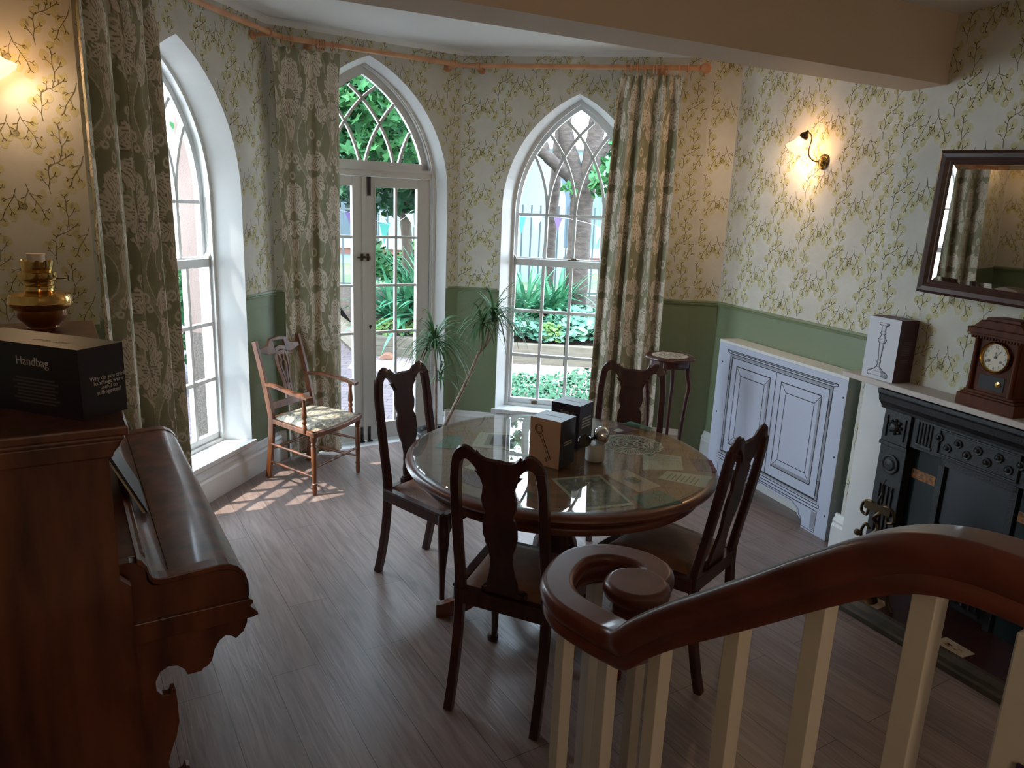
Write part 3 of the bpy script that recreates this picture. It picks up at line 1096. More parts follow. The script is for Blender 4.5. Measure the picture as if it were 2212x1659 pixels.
for a, b in ((pL1, pD0), (pD1, pR0)):
    mid = (a + b) / 2 + ((a + b) / 2 - Vector((0, 3.4, ZPole))).normalized() * .004
    g.tube(smoothpath([rel(a), rel(mid), rel(b)], 5), .0148, 14)
g.build('rod', 'pole', pole, smooth=True)
def bracket(P, ang, x):
    g = G()
    a = rel(facet_pt(P, ang, x, 0, ZPole - .012))
    b = rel(facet_pt(P, ang, x, off, ZPole - .012))
    g.tube([a, b], .011, 10)
    g.tube([a, a + (b - a) * .12], .026, 14)
    d_ = (rel(facet_pt(P, ang, x + .02, off, ZPole)) - rel(facet_pt(P, ang, x - .02, off, ZPole))).normalized()
    c_ = rel(facet_pt(P, ang, x, off, ZPole))
    g.tube([c_ - d_ * .009, c_ - d_ * .006, c_ + d_ * .006, c_ + d_ * .009], [.021, .025, .025, .021], 14)
    g.build('bracket', 'pole', pole, smooth=True)
for P, ang, x in ((Nc, A_L, .22), (Nc, A_L, LL - .16), (Lc, A_D, .25), (Lc, A_D, LD - .12), (Rc, A_R, .14), (Rc, A_R, 1.38)):
    bracket(P, ang, x)
for a, d_ in ((pL0, (pL0 - pL1).normalized()), (pR1, (pR1 - pR0).normalized())):
    g = G()
    g.lathe([(.016, 0), (.024, .004), (.024, .012), (.014, .018), (.024, .028), (.033, .045), (.035, .06), (.030, .076), (.018, .087), (0, .091)], (0, 0, 0), 18)
    q = d_.to_track_quat('Z', 'Y').to_matrix()
    aa = rel(a)
    g.build('finial', 'pole', pole, smooth=True, xf=lambda x, y, z: tuple(q @ Vector((x, y, z)) + aa))
def ring_mesh():
    g = G()
    g.tube([(0, .027 * cos(t), .027 * sin(t) - .008) for t in [2 * PI * k / 20 for k in range(20)]], .0048, 6, up=(1, 0, 0), close=True)
    g.tube([(0, 0, -.036), (0, 0, -.050)], .002, 5)
    return g
ring0 = None
def rings(P, ang, xs_, where):
    global ring0
    for x in xs_:
        p = facet_pt(P, ang, x, off, ZPole)
        if ring0 is None:
            o = ring_mesh().build('curtain_ring', 'pole', smooth=True)
            ring0 = o
        else:
            o = ring0.copy()
            COL.objects.link(o)
        tag(place(o, p, ang), 'light wood ring on the curtain pole above the %s curtain' % where, 'curtain ring', 'wooden rings holding the %s curtain' % where)
rings(Nc, A_L, [.16, .24, .34, .44, .54], 'damask left window')
rings(Lc, A_D, [.06, .12, .275, .29, .305, .32, .37], 'middle damask')
rings(Rc, A_R, [1.14, 1.175, 1.22, 1.27, 1.325, 1.345, 1.42, 1.49, 1.55], 'right hand damask')

def damask(U, V):
    """colour of the printed cloth for fabric coordinates in metres"""
    W, Hh = .46, .74
    green, green2, cream, taupe, speck = [np.array(c) for c in ((.28, .27, .17), (.31, .305, .20), (.68, .61, .50), (.18, .155, .10), (.43, .39, .28))]
    u = np.abs(((U / W) % 1) - .5) * W * 2            # mirrored 0..W
    u = u / 2
    v = (V / Hh) % 1
    c = np.tile(green, U.shape + (1,))
    t = (np.sin(U * 23 + np.sin(V * 17) * 1.3) * np.sin(V * 21 + U * 9)) > .35
    c[t] = green2
    # ogee ribbon with dots
    xc_ = W * (.25 + .21 * np.cos(2 * PI * v))
    d_ = np.abs(u - xc_)
    rb = d_ < .030
    c[rb] = speck
    c[rb & ((np.sin(U * 520) * np.sin(V * 520)) > .3)] = green
    c[(d_ > .028) & (d_ < .0335)] = cream
    def acanthus(cx, cz, R, rot, spread, n, bite=.30):
        """fan of pointed overlapping lobes with dark veins"""
        dx, dz = (u - cx), ((v - cz + .5) % 1 - .5) * Hh
        r = np.hypot(dx, dz)
        a = (np.arctan2(dz, dx) - rot + PI) % (2 * PI) - PI
        t = np.clip(np.abs(a) / spread, 0, 1)
        env = R * (1 - .45 * t ** 2)
        ph_ = a / (2 * spread) * n
        fr = ph_ - np.round(ph_)
        fr2 = ph_ * 3 - np.round(ph_ * 3)
        lob = env * (1 - bite * (np.abs(fr) * 2) ** 2.2) * (1 - .05 * np.abs(fr2) * 2)
        ins = (np.abs(a) < spread)
        c[ins & (r < lob + .004)] = taupe
        i_ = ins & (r < lob)
        c[i_] = cream
        vn = i_ & (np.abs(fr) * 2 * spread / n * r < .0018) & (r > R * .22) & (r < lob * .9)
        c[vn] = taupe
        seam = i_ & (np.abs(np.abs(fr) - .5) * 2 * spread / n * r < .0016) & (r > R * .30)
        c[seam] = taupe
        return r
    def disc(cx, cz, R, col):
        c[np.hypot(u - cx, ((v - cz + .5) % 1 - .5) * Hh) < R] = col
    def rng(cx, cz, R, w):
        rr_ = np.hypot(u - cx, ((v - cz + .5) % 1 - .5) * Hh)
        c[np.abs(rr_ - R) < w] = cream
    acanthus(.205, .96, .135, -.3, 1.5, 5)
    acanthus(.10, .12, .125, 2.3, 1.3, 4)
    acanthus(.0, .32, .150, PI / 2, 2.0, 7)
    acanthus(.0, .24, .095, -PI / 2, 1.4, 5)
    acanthus(W / 2, .62, .150, -PI / 2, 2.2, 9)
    acanthus(W / 2, .68, .110, PI / 2, 1.7, 7)
    acanthus(.085, .62, .115, 2.6, 1.35, 4)
    acanthus(.160, .40, .100, .5, 1.2, 4)
    acanthus(.060, .84, .095, -.9, 1.3, 4)
    for cx, cz, R in ((.030, .54, .015), (.120, .76, .016), (.0, .72, .020), (.0, .95, .024), (W / 2 - .03, .16, .022), (W / 2 - .055, .23, .013), (W / 2, .30, .020), (.06, .02, .014)):
        rng(cx, cz, R, .0055)
    disc(W / 2, .64, .032, green)
    c[(np.hypot(u - W / 2, (v - .64) * Hh) < .030) & ((np.sin(U * 600) * np.sin(V * 600)) > .0)] = speck
    disc(.0, .28, .016, green)
    s_ = np.abs(u - W * (.25 + .10 * np.cos(2 * PI * v + 2.6)) + .014 * np.sin(10 * PI * v))
    c[s_ < .0022] = cream
    return c
def curtain(name, label, top, bot, folds, width, amp, z0, seed, shape=None, part_amp=None):
    """top, bot: pairs of plan points (left edge, right edge) at the heading and the hem"""
    rnd = random.Random(seed)
    NU, NV = 330, 400
    t = np.linspace(0, 1, NU)
    s_ = np.linspace(0, 1, NV)
    T, Q = np.meshgrid(t, s_)
    zt = ZPole - .045
    Z = zt - (zt - z0) * Q
    ph = rnd.uniform(0, 6)
    warp = T + .030 * np.sin(2 * PI * T * 1.7 + ph) + .018 * np.sin(2 * PI * T * 3.1 + ph * 2)
    ph2 = folds * warp + ph
    c_ = .5 - .5 * np.cos(2 * PI * ph2)
    valley = (1 - c_) ** 5                      # narrow deep creases between broad flat folds
    hd = np.clip(Q / .06, 0, 1)
    small = np.cos(2 * PI * folds * 2.5 * T + 1.0)
    A = amp * (.75 + .35 * Q)
    off_ = (valley * 2.0 - .45 - .35 * c_ ** 2) * A * hd + small * .013 * (1 - hd) + .004 * np.sin(9 * T + 5 * Q) * hd
    side = .010 * np.sin(2 * PI * ph2) * hd
    a0, b0 = np.array(top[0]), np.array(top[1])
    a1, b1 = np.array(bot[0]), np.array(bot[1])
    k = Q ** (shape or 1.0)
    Lx, Ly = a0[0] + (a1[0] - a0[0]) * k, a0[1] + (a1[1] - a0[1]) * k
    Rx, Ry = b0[0] + (b1[0] - b0[0]) * k, b0[1] + (b1[1] - b0[1]) * k
    dx, dy = Rx - Lx, Ry - Ly
    ln = np.hypot(dx, dy)
    nx, ny = -dy / ln, dx / ln
    X = Lx + dx * T + nx * off_ + dx / ln * side
    Y = Ly + dy * T + ny * off_ + dy / ln * side
    Z = Z + .003 * np.sin(9 * T) * (Q > .98) - .006 * (1 - hd) * np.abs(small)
    co_ = np.stack([X, Y, Z], -1).reshape(-1, 3)
    base = np.array([co_[:, 0].mean(), co_[:, 1].mean(), 0])
    co_ = co_ - base
    me = bpy.data.meshes.new(name)
    me.vertices.add(NU * NV)
    me.vertices.foreach_set('co', co_.ravel())
    idx = np.arange(NU * NV).reshape(NV, NU)
    f = np.stack([idx[:-1, :-1], idx[1:, :-1], idx[1:, 1:], idx[:-1, 1:]], -1).reshape(-1, 4)
    nf = len(f)
    me.loops.add(nf * 4)
    me.loops.foreach_set('vertex_index', f.ravel())
    me.polygons.add(nf)
    me.polygons.foreach_set('loop_start', np.arange(nf) * 4)
    me.polygons.foreach_set('loop_total', np.full(nf, 4))
    me.update()
    me.validate()
    me.polygons.foreach_set('use_smooth', [True] * nf)
    ca = me.color_attributes.new('weave', 'FLOAT_COLOR', 'POINT')
    cc = damask(T * width + rnd.uniform(0, .3), (zt - z0) * Q + .21)
    rgba = np.ones((NU * NV, 4))
    rgba[:, :3] = cc.reshape(-1, 3)
    ca.data.foreach_set('color', rgba.ravel())
    me.materials.append(MAT['damask'])
    o = bpy.data.objects.new(name, me)
    COL.objects.link(o)
    o.location = base
    sm = o.modifiers.new('s', 'SOLIDIFY')
    sm.thickness = .003
    tag(o, label, 'curtain', 'damask curtains round the bay')
    return o
def fp(P, ang, x, y=-.12):
    v = facet_pt(P, ang, x, y, 0)
    return (v.x, v.y)
curtain('curtain', 'full length green and cream damask curtain behind the piano, covering half of the left window', (fp(Nc, A_L, .11, -.12), fp(Nc, A_L, .565, -.12)), (fp(Nc, A_L, .10, -.13), fp(Nc, A_L, .565, -.15)), 4.0, 1.25, .040, .03, 3, 1.2)
curtain('curtain', 'full length green and cream damask curtain behind the armchair, beside the garden door', (fp(Lc, A_D, .0, -.10), fp(Lc, A_D, .42, -.12)), (fp(Lc, A_D, .055, -.052), fp(Lc, A_D, .425, -.06)), 2.6, .72, .021, .02, 8, .7)
curtain('curtain', 'full length damask curtain gathered right of the sash window, behind the plant stand', (fp(Rc, A_R, 1.12, -.12), fp(Rc, A_R, 1.52, -.12)), (fp(Rc, A_R, 1.05, -.15), fp(Rc, A_R, 1.53, -.14)), 3.7, 1.05, .034, .03, 12, .6)

# ------------------------------------------------------------------ dining chairs
def lerp_profile(prof, z):
    for (z0, a), (z1, b) in zip(prof, prof[1:]):
        if z0 <= z <= z1:
            t = (z - z0) / (z1 - z0)
            t = t * t * (3 - 2 * t)
            return a + (b - a) * t
    return prof[-1][1]
def rake(z):
    """depth of the chair back at height z (negative is behind the seat)"""
    if z < .46:
        k = (1 - z / .46)
        return -.065 * k * k
    k = (z - .46) / .55
    return -.015 * math.sin(k * PI) * .9 - .085 * k ** 1.3
def make_chair(label):
    t = thing('dining_chair', label, 'chair', group='dark dining chairs round the table')
    sq = [(-1, -1), (1, -1), (1, 1), (-1, 1)]
    rect = lambda a, b: [(-a, -b), (-a * .8, -b), (a * .8, -b), (a, -b * .7), (a, b * .7), (a * .8, b), (-a * .8, b), (-a, b * .7)]
    for s_ in (-1, 1):
        path = []
        for k in range(26):
            z = k / 25 * .955
            x = .168 - .012 * z if z > .46 else .166 - .0035 * (z / .46)
            if z > .85:
                x -= .010 * ((z - .85) / .105) ** 2
            path.append((s_ * x, rake(z), z))
        g = G()
        g.sweep(path, rect(.0165, .0150), up=(0, 1, 0), scale=[(1 + .12 * (abs(p[2] - .46) < .06), 1.0) for p in path])
        g.build('rear_leg', 'chair_dark', t, smooth=True)
    # yoke-shaped crest rail
    top = [(.0, .972), (.03, .970), (.055, .974), (.072, .985), (.080, .994), (.086, .990), (.100, 1.000), (.122, 1.006), (.142, .999), (.158, .984), (.170, .962), (.174, .940), (.1735, .915)]
    bot = [(.0, .885), (.03, .886), (.052, .890), (.062, .905), (.072, .925), (.084, .940), (.098, .953), (.112, .962), (.126, .960), (.136, .950), (.142, .935), (.144, .922), (.1445, .912)]
    g = G()
    for s_ in (-1, 1):
        T_ = smoothpath([(s_ * x * .955, 0, z) for x, z in top], 3)
        B_ = smoothpath([(s_ * x * .955, 0, z) for x, z in bot], 3)
        n = len(T_)
        vs, fs = [], []
        for p, q in zip(T_, B_):
            for (v, dd, dz) in ((p, -.009, -.004), (p, .009, -.004), (q, .013, 0), (q, -.013, 0)):
                z = v.z + dz
                vs.append((v.x, rake(z) + dd, z))
            # rounded top edge
            vs.append((p.x, rake(p.z), p.z + .003))
        for i in range(n - 1):
            a, b = 5 * i, 5 * i + 5
            for u_, w_ in ((0, 4), (4, 1), (1, 2), (2, 3), (3, 0)):
                fs.append((a + u_, a + w_, b + w_, b + u_))
        g.add(vs, fs)
    g.build('crest_rail', 'chair_dark', t, smooth=True, weld=True)
    # vase splat
    sp = [(.462, .070), (.478, .070), (.484, .058), (.51, .056), (.55, .046), (.59, .040), (.63, .043), (.67, .055), (.70, .0615), (.745, .0615), (.765, .056), (.775, .048), (.785, .052), (.80, .059), (.83, .063), (.855, .058), (.875, .056), (.90, .064), (.915, .075), (.925, .085)]
    g = G()
    zs_ = [sp[0][0] + (sp[-1][0] - sp[0][0]) * k / 60 for k in range(61)]
    L = [(-lerp_profile(sp, z), z) for z in zs_]
    Rr = [(-x, z) for x, z in L]
    g.strip(L, Rr, -.007, .007)
    g.build('splat', 'chair_dark', t, xf=lambda x, y, z: (x, y + rake(z), z), bevel=.002)
    g = G()
    g.box(-.082, .082, -.004, .026, .455, .478)
    g.box(-.076, .076, .0, .020, .478, .486)
    g.build('splat_shoe', 'chair_dark', t, bevel=.003)
    # seat frame and drop-in seat
    fw, bw, dp = .215, .178, .40
    g = G()
    for a, b in (((-bw, 0), (-fw, dp)), ((bw, 0), (fw, dp)), ((-fw, dp), (fw, dp)), ((-bw, 0), (bw, 0))):
        d_ = Vector((b[0] - a[0], b[1] - a[1]))
        n_ = Vector((-d_.y, d_.x)).normalized() * .013
        for z0_, z1_, w_ in ((.395, .445, 1), (.445, .455, 1.35)):
            q = n_ * w_
            g.add([(a[0] + q.x, a[1] + q.y, z0_), (a[0] - q.x, a[1] - q.y, z0_), (b[0] - q.x, b[1] - q.y, z0_), (b[0] + q.x, b[1] + q.y, z0_),
                   (a[0] + q.x, a[1] + q.y, z1_), (a[0] - q.x, a[1] - q.y, z1_), (b[0] - q.x, b[1] - q.y, z1_), (b[0] + q.x, b[1] + q.y, z1_)],
                  [(0, 1, 2, 3), (4, 7, 6, 5), (0, 4, 5, 1), (1, 5, 6, 2), (2, 6, 7, 3), (3, 7, 4, 0)])
    for s_ in (-1, 1):
        g.prism([(s_ * .19, .40), (s_ * .12, .40), (s_ * .155, .385), (s_ * .18, .35), (s_ * .19, .33)], dp - .008, dp + .006)
    g.build('seat_frame', 'chair_dark', t, bevel=.003)
    g = G()
    n = 12
    vs, fs = [], []
    for j in range(n + 1):
        for i in range(n + 1):
            u_, v_ = i / n, j / n
            w_ = bw + (fw - bw) * v_
            x = (2 * u_ - 1) * (w_ - .014)
            y = .018 + (dp - .030) * v_
            ee = min(u_, 1 - u_, v_, 1 - v_)
            z = .450 + .026 * min(1, ee * 9) ** .5 + .008 * sin(PI * u_) * sin(PI * v_)
            vs.append((x, y, z))
    for j in range(n):
        for i in range(n):
            a = j * (n + 1) + i
            fs.append((a, a + 1, a + n + 2, a + n + 1))
    g.add(vs, fs)
    g.build('seat', 'leather', t, smooth=True)
    # cabriole front legs
    for s_ in (-1, 1):
        pts = [(.0, .0, .45), (.003, .004, .40), (.010, .012, .35), (.008, .010, .28), (.0, .0, .20), (-.006, -.006, .12), (-.006, -.006, .06), (.0, .0, .035), (.008, .010, .018), (.008, .010, 0)]
        rr = [.026, .026, .027, .023, .018, .0145, .013, .014, .024, .021]
        path = smoothpath(pts, 4)
        rad_ = []
        for i in range(len(path)):
            k = min(i / 4, len(rr) - 1)
            a = int(k)
            b = min(a + 1, len(rr) - 1)
            rad_.append(rr[a] + (rr[b] - rr[a]) * (k - a))
        g = G()
        g.tube([(s_ * (fw - .012 + p.x), dp - .012 + p.y, p.z) for p in path], rad_, 12, up=(0, 1, 0))
        g.build('front_leg', 'chair_dark', t, smooth=True)
    return t
def face(dx, dy):
    """rotation that turns local +y (front of the seat) towards (dx, dy)"""
    return math.atan2(-dx, dy)
ch = make_chair('dark dining chair with its back to the stairs, nearest in front of the round table')
def chair_pos(cx, cy, dx, dy):
    d_ = Vector((dx, dy)).normalized()
    return (cx + d_.x * .098, cy + d_.y * .098, 0)
place(ch, chair_pos(-.040, 2.178, .40, .92), face(.40, .92))
dup(ch, chair_pos(-.541, 3.410, .80, -.60), face(.80, -.60), 'dark dining chair left of the round table, in front of the garden door')
dup(ch, chair_pos(.884, 2.530, -.77, .63), face(-.77, .63), 'dark dining chair tucked in right of the round table, before the white cabinet cover')
dup(ch, chair_pos(.625, 3.690, -.26, -.97), face(-.26, -.97), 'dark dining chair on the far side of the round table, beside the plant stand')

# ------------------------------------------------------------------ round table with glass top
TC = (.215, 2.915)
tb = thing('round_table', 'round mahogany pedestal dining table under a glass top', 'table', (TC[0], TC[1], 0))
g = G()
g.lathe([(0, .728), (.585, .728), (.592, .752), (.0, .752)], n=96)
g.build('tabletop', 'table_wood', tb, smooth=True)
g = G()
g.lathe([(.56, .716), (.62, .714), (.638, .722), (.644, .734), (.640, .744), (.628, .750), (.612, .7525), (.585, .7522), (.585, .725)], n=96, cap=False)
g.lathe([(.555, .660), (.575, .655), (.585, .66), (.588, .672), (.585, .684), (.578, .690), (.584, .712), (.586, .72), (.57, .722), (.555, .660)], n=96, cap=False)
g.build('table_edge', 'table_edge', tb, smooth=True)
g = G()
g.lathe([(0, .7555), (.612, .7555), (.615, .7585), (.612, .7615), (0, .7615)], n=96)
g.build('glass_top', 'table_glass', tb, smooth=True)
g = G()
g.lathe([(0, .70), (.20, .70), (.20, .675), (.075, .665), (.062, .64), (.060, .60), (.078, .585), (.062, .57), (.055, .52), (.068, .44), (.095, .36), (.100, .31), (.080, .27), (.060, .26), (.085, .245), (.098, .225), (.095, .12), (.07, .09), (0, .085)], n=28)
g.build('pedestal', 'mahogany', tb, smooth=True)
for a in (rad(183), rad(297), rad(63), rad(120)):
    c, s_ = cos(a), sin(a)
    pts = smoothpath([(.06, 0, .20), (.16, 0, .215), (.28, 0, .15), (.39, 0, .065), (.47, 0, .032), (.505, 0, .028)], 5)
    g = G()
    g.sweep([(p.x * c, p.x * s_, p.z) for p in pts], [(-1, -1), (-.6, -1), (.6, -1), (1, -1), (1, .4), (.7, 1), (-.7, 1), (-1, .4)],
            scale=[(.030 - .006 * k / len(pts), .044 - .018 * k / len(pts)) for k in range(len(pts))])
    g.build('leg', 'table_edge', tb, smooth=True)

# papers lying under the glass, each at its own place (plan corners)
def sheet(name, label, cat, pts, mk, lines=None, z=.7527, inner=None, pic=None, group='papers and cards under the table glass'):
    c = Vector((sum(p[0] for p in pts) / len(pts), sum(p[1] for p in pts) / len(pts), z))
    root = G()
    P = [Vector((p[0], p[1], 0)) - Vector((c.x, c.y, 0)) for p in pts]
    n = len(P)
    mats = [mk]
    root.add([(p.x, p.y, 0) for p in P] + [(p.x, p.y, .0006) for p in P], [tuple(range(n)), tuple(range(2 * n - 1, n - 1, -1))] + [(i, n + i, n + (i + 1) % n, (i + 1) % n) for i in range(n)])
    def uv(u_, v_):
        a = P[0].lerp(P[1], u_)
        b = P[3].lerp(P[2], u_)
        return a.lerp(b, v_)
    def rect(u0, u1, v0, v1, k, zz):
        root.mi(k).poly([(*uv(a, b).xy, zz) for a, b in ((u0, v0), (u1, v0), (u1, v1), (u0, v1))])
    if inner:
        mats.append(inner)
        rect(.06, .94, .06, .94, len(mats) - 1, .0009)
    if pic:
        for (u0, u1, v0, v1, k) in pic:
            mats.append(k)
            rect(u0, u1, v0, v1, len(mats) - 1, .0011)
    if lines:
        k, cnt, u0, u1, v0, v1 = lines
        mats.append(k)
        rr = random.Random(cnt)
        for i in range(cnt):
            v_ = v0 + (v1 - v0) * i / cnt
            rect(u0, u0 + (u1 - u0) * rr.uniform(.7, 1), v_, v_ + (v1 - v0) / cnt * .28, len(mats) - 1, .0012)
    o = root.build(name, mats)
    o.location = c
    return tag(o, label, cat, group)
def px(x, y, z):
    d_ = Fv + Rv * ((x - 1106) / 1580) - Uv * ((y - 829.5) / 1580)
    t = (z - H) / d_.z
    return (d_.x * t, d_.y * t)
sheet('card', 'dark green card under the table glass at its left edge', 'card', [(-0.317, 2.941), (-0.282, 3.129), (-0.205, 3.100), (-0.221, 2.942)], 'paper_green')
sheet('printed_sheet', 'large cream sheet with a printed frame, left of the two boxes under the glass', 'paper', [(-0.163, 2.981), (-0.138, 3.184), (0.064, 3.184), (0.060, 2.936)], 'paper', pic=[(.15, .9, .22, .8, 'paper_dark'), (.22, .84, .32, .72, 'paper')])
sheet('printed_sheet', 'cream sheet under the glass behind the nearest chair crest', 'paper', [(-0.174, 2.720), (-0.111, 2.809), (-0.001, 2.725), (-0.059, 2.616)], 'paper', pic=[(.25, .6, .3, .7, 'paper_dark')])
sheet('card', 'purple card of small print under the glass at the lower left rim', 'card', [(-0.196, 2.581), (-0.171, 2.684), (-0.094, 2.662), (-0.095, 2.499)], 'paper_purple', ('lettering_dim', 7, .15, .85, .15, .85))
sheet('card', 'small green card under the glass near the front rim, left of the photograph sheet', 'card', [(0.007, 2.457), (0.040, 2.519), (0.099, 2.476), (0.060, 2.395)], 'paper_green', ('lettering_dim', 4, .15, .8, .2, .8))
sheet('photograph_sheet', 'cream bordered grey photograph sheet under the glass in front of the key box', 'photograph', [(0.164, 2.633), (0.358, 2.701), (0.450, 2.410), (0.264, 2.340)], 'paper', inner='paper_dark')
sheet('card', 'pale card with a round portrait under the glass, right of the photograph sheet', 'card', [(0.380, 2.698), (0.470, 2.772), (0.579, 2.604), (0.485, 2.528)], 'card_cream', pic=[(.3, .75, .35, .65, 'paper_dark'), (.42, .62, .42, .58, 'black')])
sheet('card', 'dark green card of small print under the glass at the front right rim', 'card', [(0.441, 2.483), (0.564, 2.560), (0.628, 2.448), (0.489, 2.371)], 'paper_green', ('lettering_dim', 9, .1, .85, .15, .85))
sheet('letter', 'cream letter under the glass just right of the lace doily', 'paper', [(0.572, 2.997), (0.732, 2.963), (0.704, 2.790), (0.540, 2.780)], 'paper', ('paper_line', 8, .15, .9, .08, .5))
sheet('card', 'purple card of small print under the glass at the right rim', 'card', [(0.759, 2.945), (0.853, 2.932), (0.840, 2.790), (0.761, 2.786)], 'paper_purple', ('lettering_dim', 6, .15, .85, .15, .85))
sheet('letter', 'faint cream letter under the glass, in front of the purple card at the right', 'paper', [(0.584, 2.687), (0.636, 2.775), (0.808, 2.729), (0.744, 2.603)], 'paper', ('paper_line', 7, .1, .9, .15, .85))
sheet('card', 'dark green card under the glass at the far rim, below the far chair', 'card', [(0.542, 3.424), (0.594, 3.472), (0.688, 3.368), (0.652, 3.318)], 'paper_green', ('lettering_dim', 3, .3, .8, .3, .7))
sheet('card', 'purple card with a pale flower under the glass behind the lace doily', 'card', [(0.454, 3.305), (0.527, 3.399), (0.591, 3.317), (0.502, 3.239)], 'paper_purple', pic=[(.2, .6, .3, .7, 'lace')])

def doily(name, label, c, R, z, seed):
    g = G()
    n = 72
    def loop(r, w, am=0, k=8, ph=0):
        pts = [(rr * cos(t), rr * sin(t), 0) for t in [2 * PI * i / n for i in range(n)] for rr in [r * (1 + am * abs(sin(k * t / 2 + ph)))]]
        vs, fs = [], []
        for i in range(n):
            p = Vector(pts[i])
            d_ = p.normalized()
            vs += [p - d_ * w, p + d_ * w]
        for i in range(n):
            j = (i + 1) % n
            fs.append((2 * i, 2 * i + 1, 2 * j + 1, 2 * j))
        g.add(vs, fs)
    loop(R * .90, R * .030, .10, 16)
    loop(R * .82, R * .016, .10, 16)
    loop(R * .62, R * .022, .16, 8)
    loop(R * .52, R * .014, .12, 8)
    loop(R * .36, R * .024, .2, 8, .4)
    loop(R * .24, R * .014)
    loop(R * .12, R * .03)
    for k in range(64):
        t = 2 * PI * k / 64
        d_, e_ = Vector((cos(t), sin(t), 0)), Vector((-sin(t), cos(t), 0))
        r0, r1 = (R * .62, R * .92) if k % 8 not in (0, 1) else (R * .15, R * .92)
        g.quad(d_ * r0 - e_ * R * .008, d_ * r0 + e_ * R * .008, d_ * r1 + e_ * R * .012, d_ * r1 - e_ * R * .012)
    for k in range(8):
        t = 2 * PI * k / 8 + .2
        cx, cy = R * .44 * cos(t), R * .44 * sin(t)
        g.poly([(cx + R * .075 * cos(a) * 1.2, cy + R * .075 * sin(a), 0) for a in [PI * j / 4 for j in range(8)]])
    o = g.build(name, 'lace')
    so = o.modifiers.new('s', 'SOLIDIFY')
    so.thickness = .0006
    o.location = (*c, z)
    return tag(o, label, 'doily')
doily('lace_doily', 'round cream lace doily on the dining table under the glass', (.537, 3.103), .142, .7535, 1)

def display_box(name, label, near, ang, w, d, h, z, mats):
    """w along local x (front face), d along local y; near = front right corner"""
    t = thing(name, label, 'box', (near[0], near[1], z), ang)
    g = G()
    g.mi(0).quad((-w, 0, 0), (0, 0, 0), (0, 0, h), (-w, 0, h))
    g.mi(1)
    g.quad((0, 0, 0), (0, d, 0), (0, d, h), (0, 0, h))
    g.quad((0, d, 0), (-w, d, 0), (-w, d, h), (0, d, h))
    g.quad((-w, d, 0), (-w, 0, 0), (-w, 0, h), (-w, d, h))
    g.mi(2).quad((-w, 0, h), (0, 0, h), (0, d, h), (-w, d, h))
    g.quad((-w, 0, 0), (-w, d, 0), (0, d, 0), (0, 0, 0))
    g.build('carton', mats, t, weld=True)
    return t
def bars(g, x0, x1, z0, z1, n, seed, y=-.0006, centre=True, th=.28):
    r = random.Random(seed)
    for i in range(n):
        z = z1 - (z1 - z0) * (i + .5) / n
        hh = (z1 - z0) / n * th
        w = (x1 - x0) * r.uniform(.8, 1) * .5
        c = (x0 + x1) / 2
        a, b = (c - w, c + w) if centre else (x0, x0 + 2 * w)
        g.quad((a, y, z - hh), (b, y, z - hh), (b, y, z + hh), (a, y, z + hh))
R90 = PI / 2
# box with the key
kb = display_box('key_box', 'tan fronted display box with a drawing of a key on the glass table', (.196, 2.712), math.atan2(2.712 - 2.788, .196 - .080), .139, .120, .192, .762, ['card_cream', 'box_dark', 'box_top'])
g = G()
def kl(pts, w):
    g.strip([(x - w if True else x, z) for x, z in pts], [(x + w, z) for x, z in pts], -.0008, -.0002)
kx, kz = -.098, .148
ringp = [(kx + .019 * cos(t), kz + .020 * sin(t)) for t in [2 * PI * k / 24 for k in range(25)]]
for a_, b_ in ((1.0, .86), (.72, .60)):
    g.strip([(kx + (x - kx) * a_, kz + (z - kz) * a_) for x, z in ringp], [(kx + (x - kx) * b_, kz + (z - kz) * b_) for x, z in ringp], -.0008, -.0002)
dk = Vector((.062, -.128)).normalized()
nk = Vector((-dk.y, dk.x))
def kline(s0, s1, o0, o1, w=.0011):
    a = Vector((kx, kz)) + dk * s0 + nk * o0
    b = Vector((kx, kz)) + dk * s1 + nk * o1
    n_ = Vector((-(b - a).y, (b - a).x)).normalized() * w
    g.poly([(a.x + n_.x, -.0008, a.y + n_.y), (a.x - n_.x, -.0008, a.y - n_.y), (b.x - n_.x, -.0008, b.y - n_.y), (b.x + n_.x, -.0008, b.y + n_.y)])
for seg in ((.020, .030, -.004, -.007), (.020, .030, .004, .007), (.030, .045, -.007, -.006), (.030, .045, .007, .006), (.030, .030, -.007, .007), (.045, .045, -.007, .007),
            (.045, .130, -.0045, -.0045), (.045, .130, .0045, .0045), (.130, .130, -.0045, .0045), (.118, .118, -.0045, -.020), (.128, .133, -.0045, -.020), (.118, .122, -.020, -.020),
            (.126, .133, -.020, -.020), (.122, .122, -.020, -.013), (.126, .126, -.020, -.013), (.122, .126, -.013, -.013), (.045, .128, .0030, .0030)):
    kline(*seg)
kline(.048, .128, .0035, .0035, .0016)
g.build('key_print', 'print_brown', kb)
text('lettering', 'PICK ME UP', .0135, 'lettering', kb, (-.069, .055, .1925), (0, 0, 0), 'CENTER')
g = G()
bars(g, .025, .100, .085, .105, 2, 4)
g.build('small_print', 'lettering', kb, xf=lambda x, y, z: (-y, x, z))
# bottle box behind it
bb = display_box('bottle_box', 'black display box titled Bottle of, standing behind the key box on the glass table', (.291, 2.968), math.atan2(-.076, .116), .139, .120, .190, .762, ['box_dark', 'box_dark', 'box_top'])
text('lettering', 'Bottle of', .018, 'lettering', bb, (-.062, -.0008, .148), (R90, 0, 0), 'CENTER')
text('lettering', 'PICK ME UP', .0135, 'lettering', bb, (-.069, .055, .1905), (0, 0, 0), 'CENTER')
g = G()
bars(g, .022, .105, .085, .135, 4, 5)
g.build('small_print', 'lettering', bb, xf=lambda x, y, z: (-y, x, z))
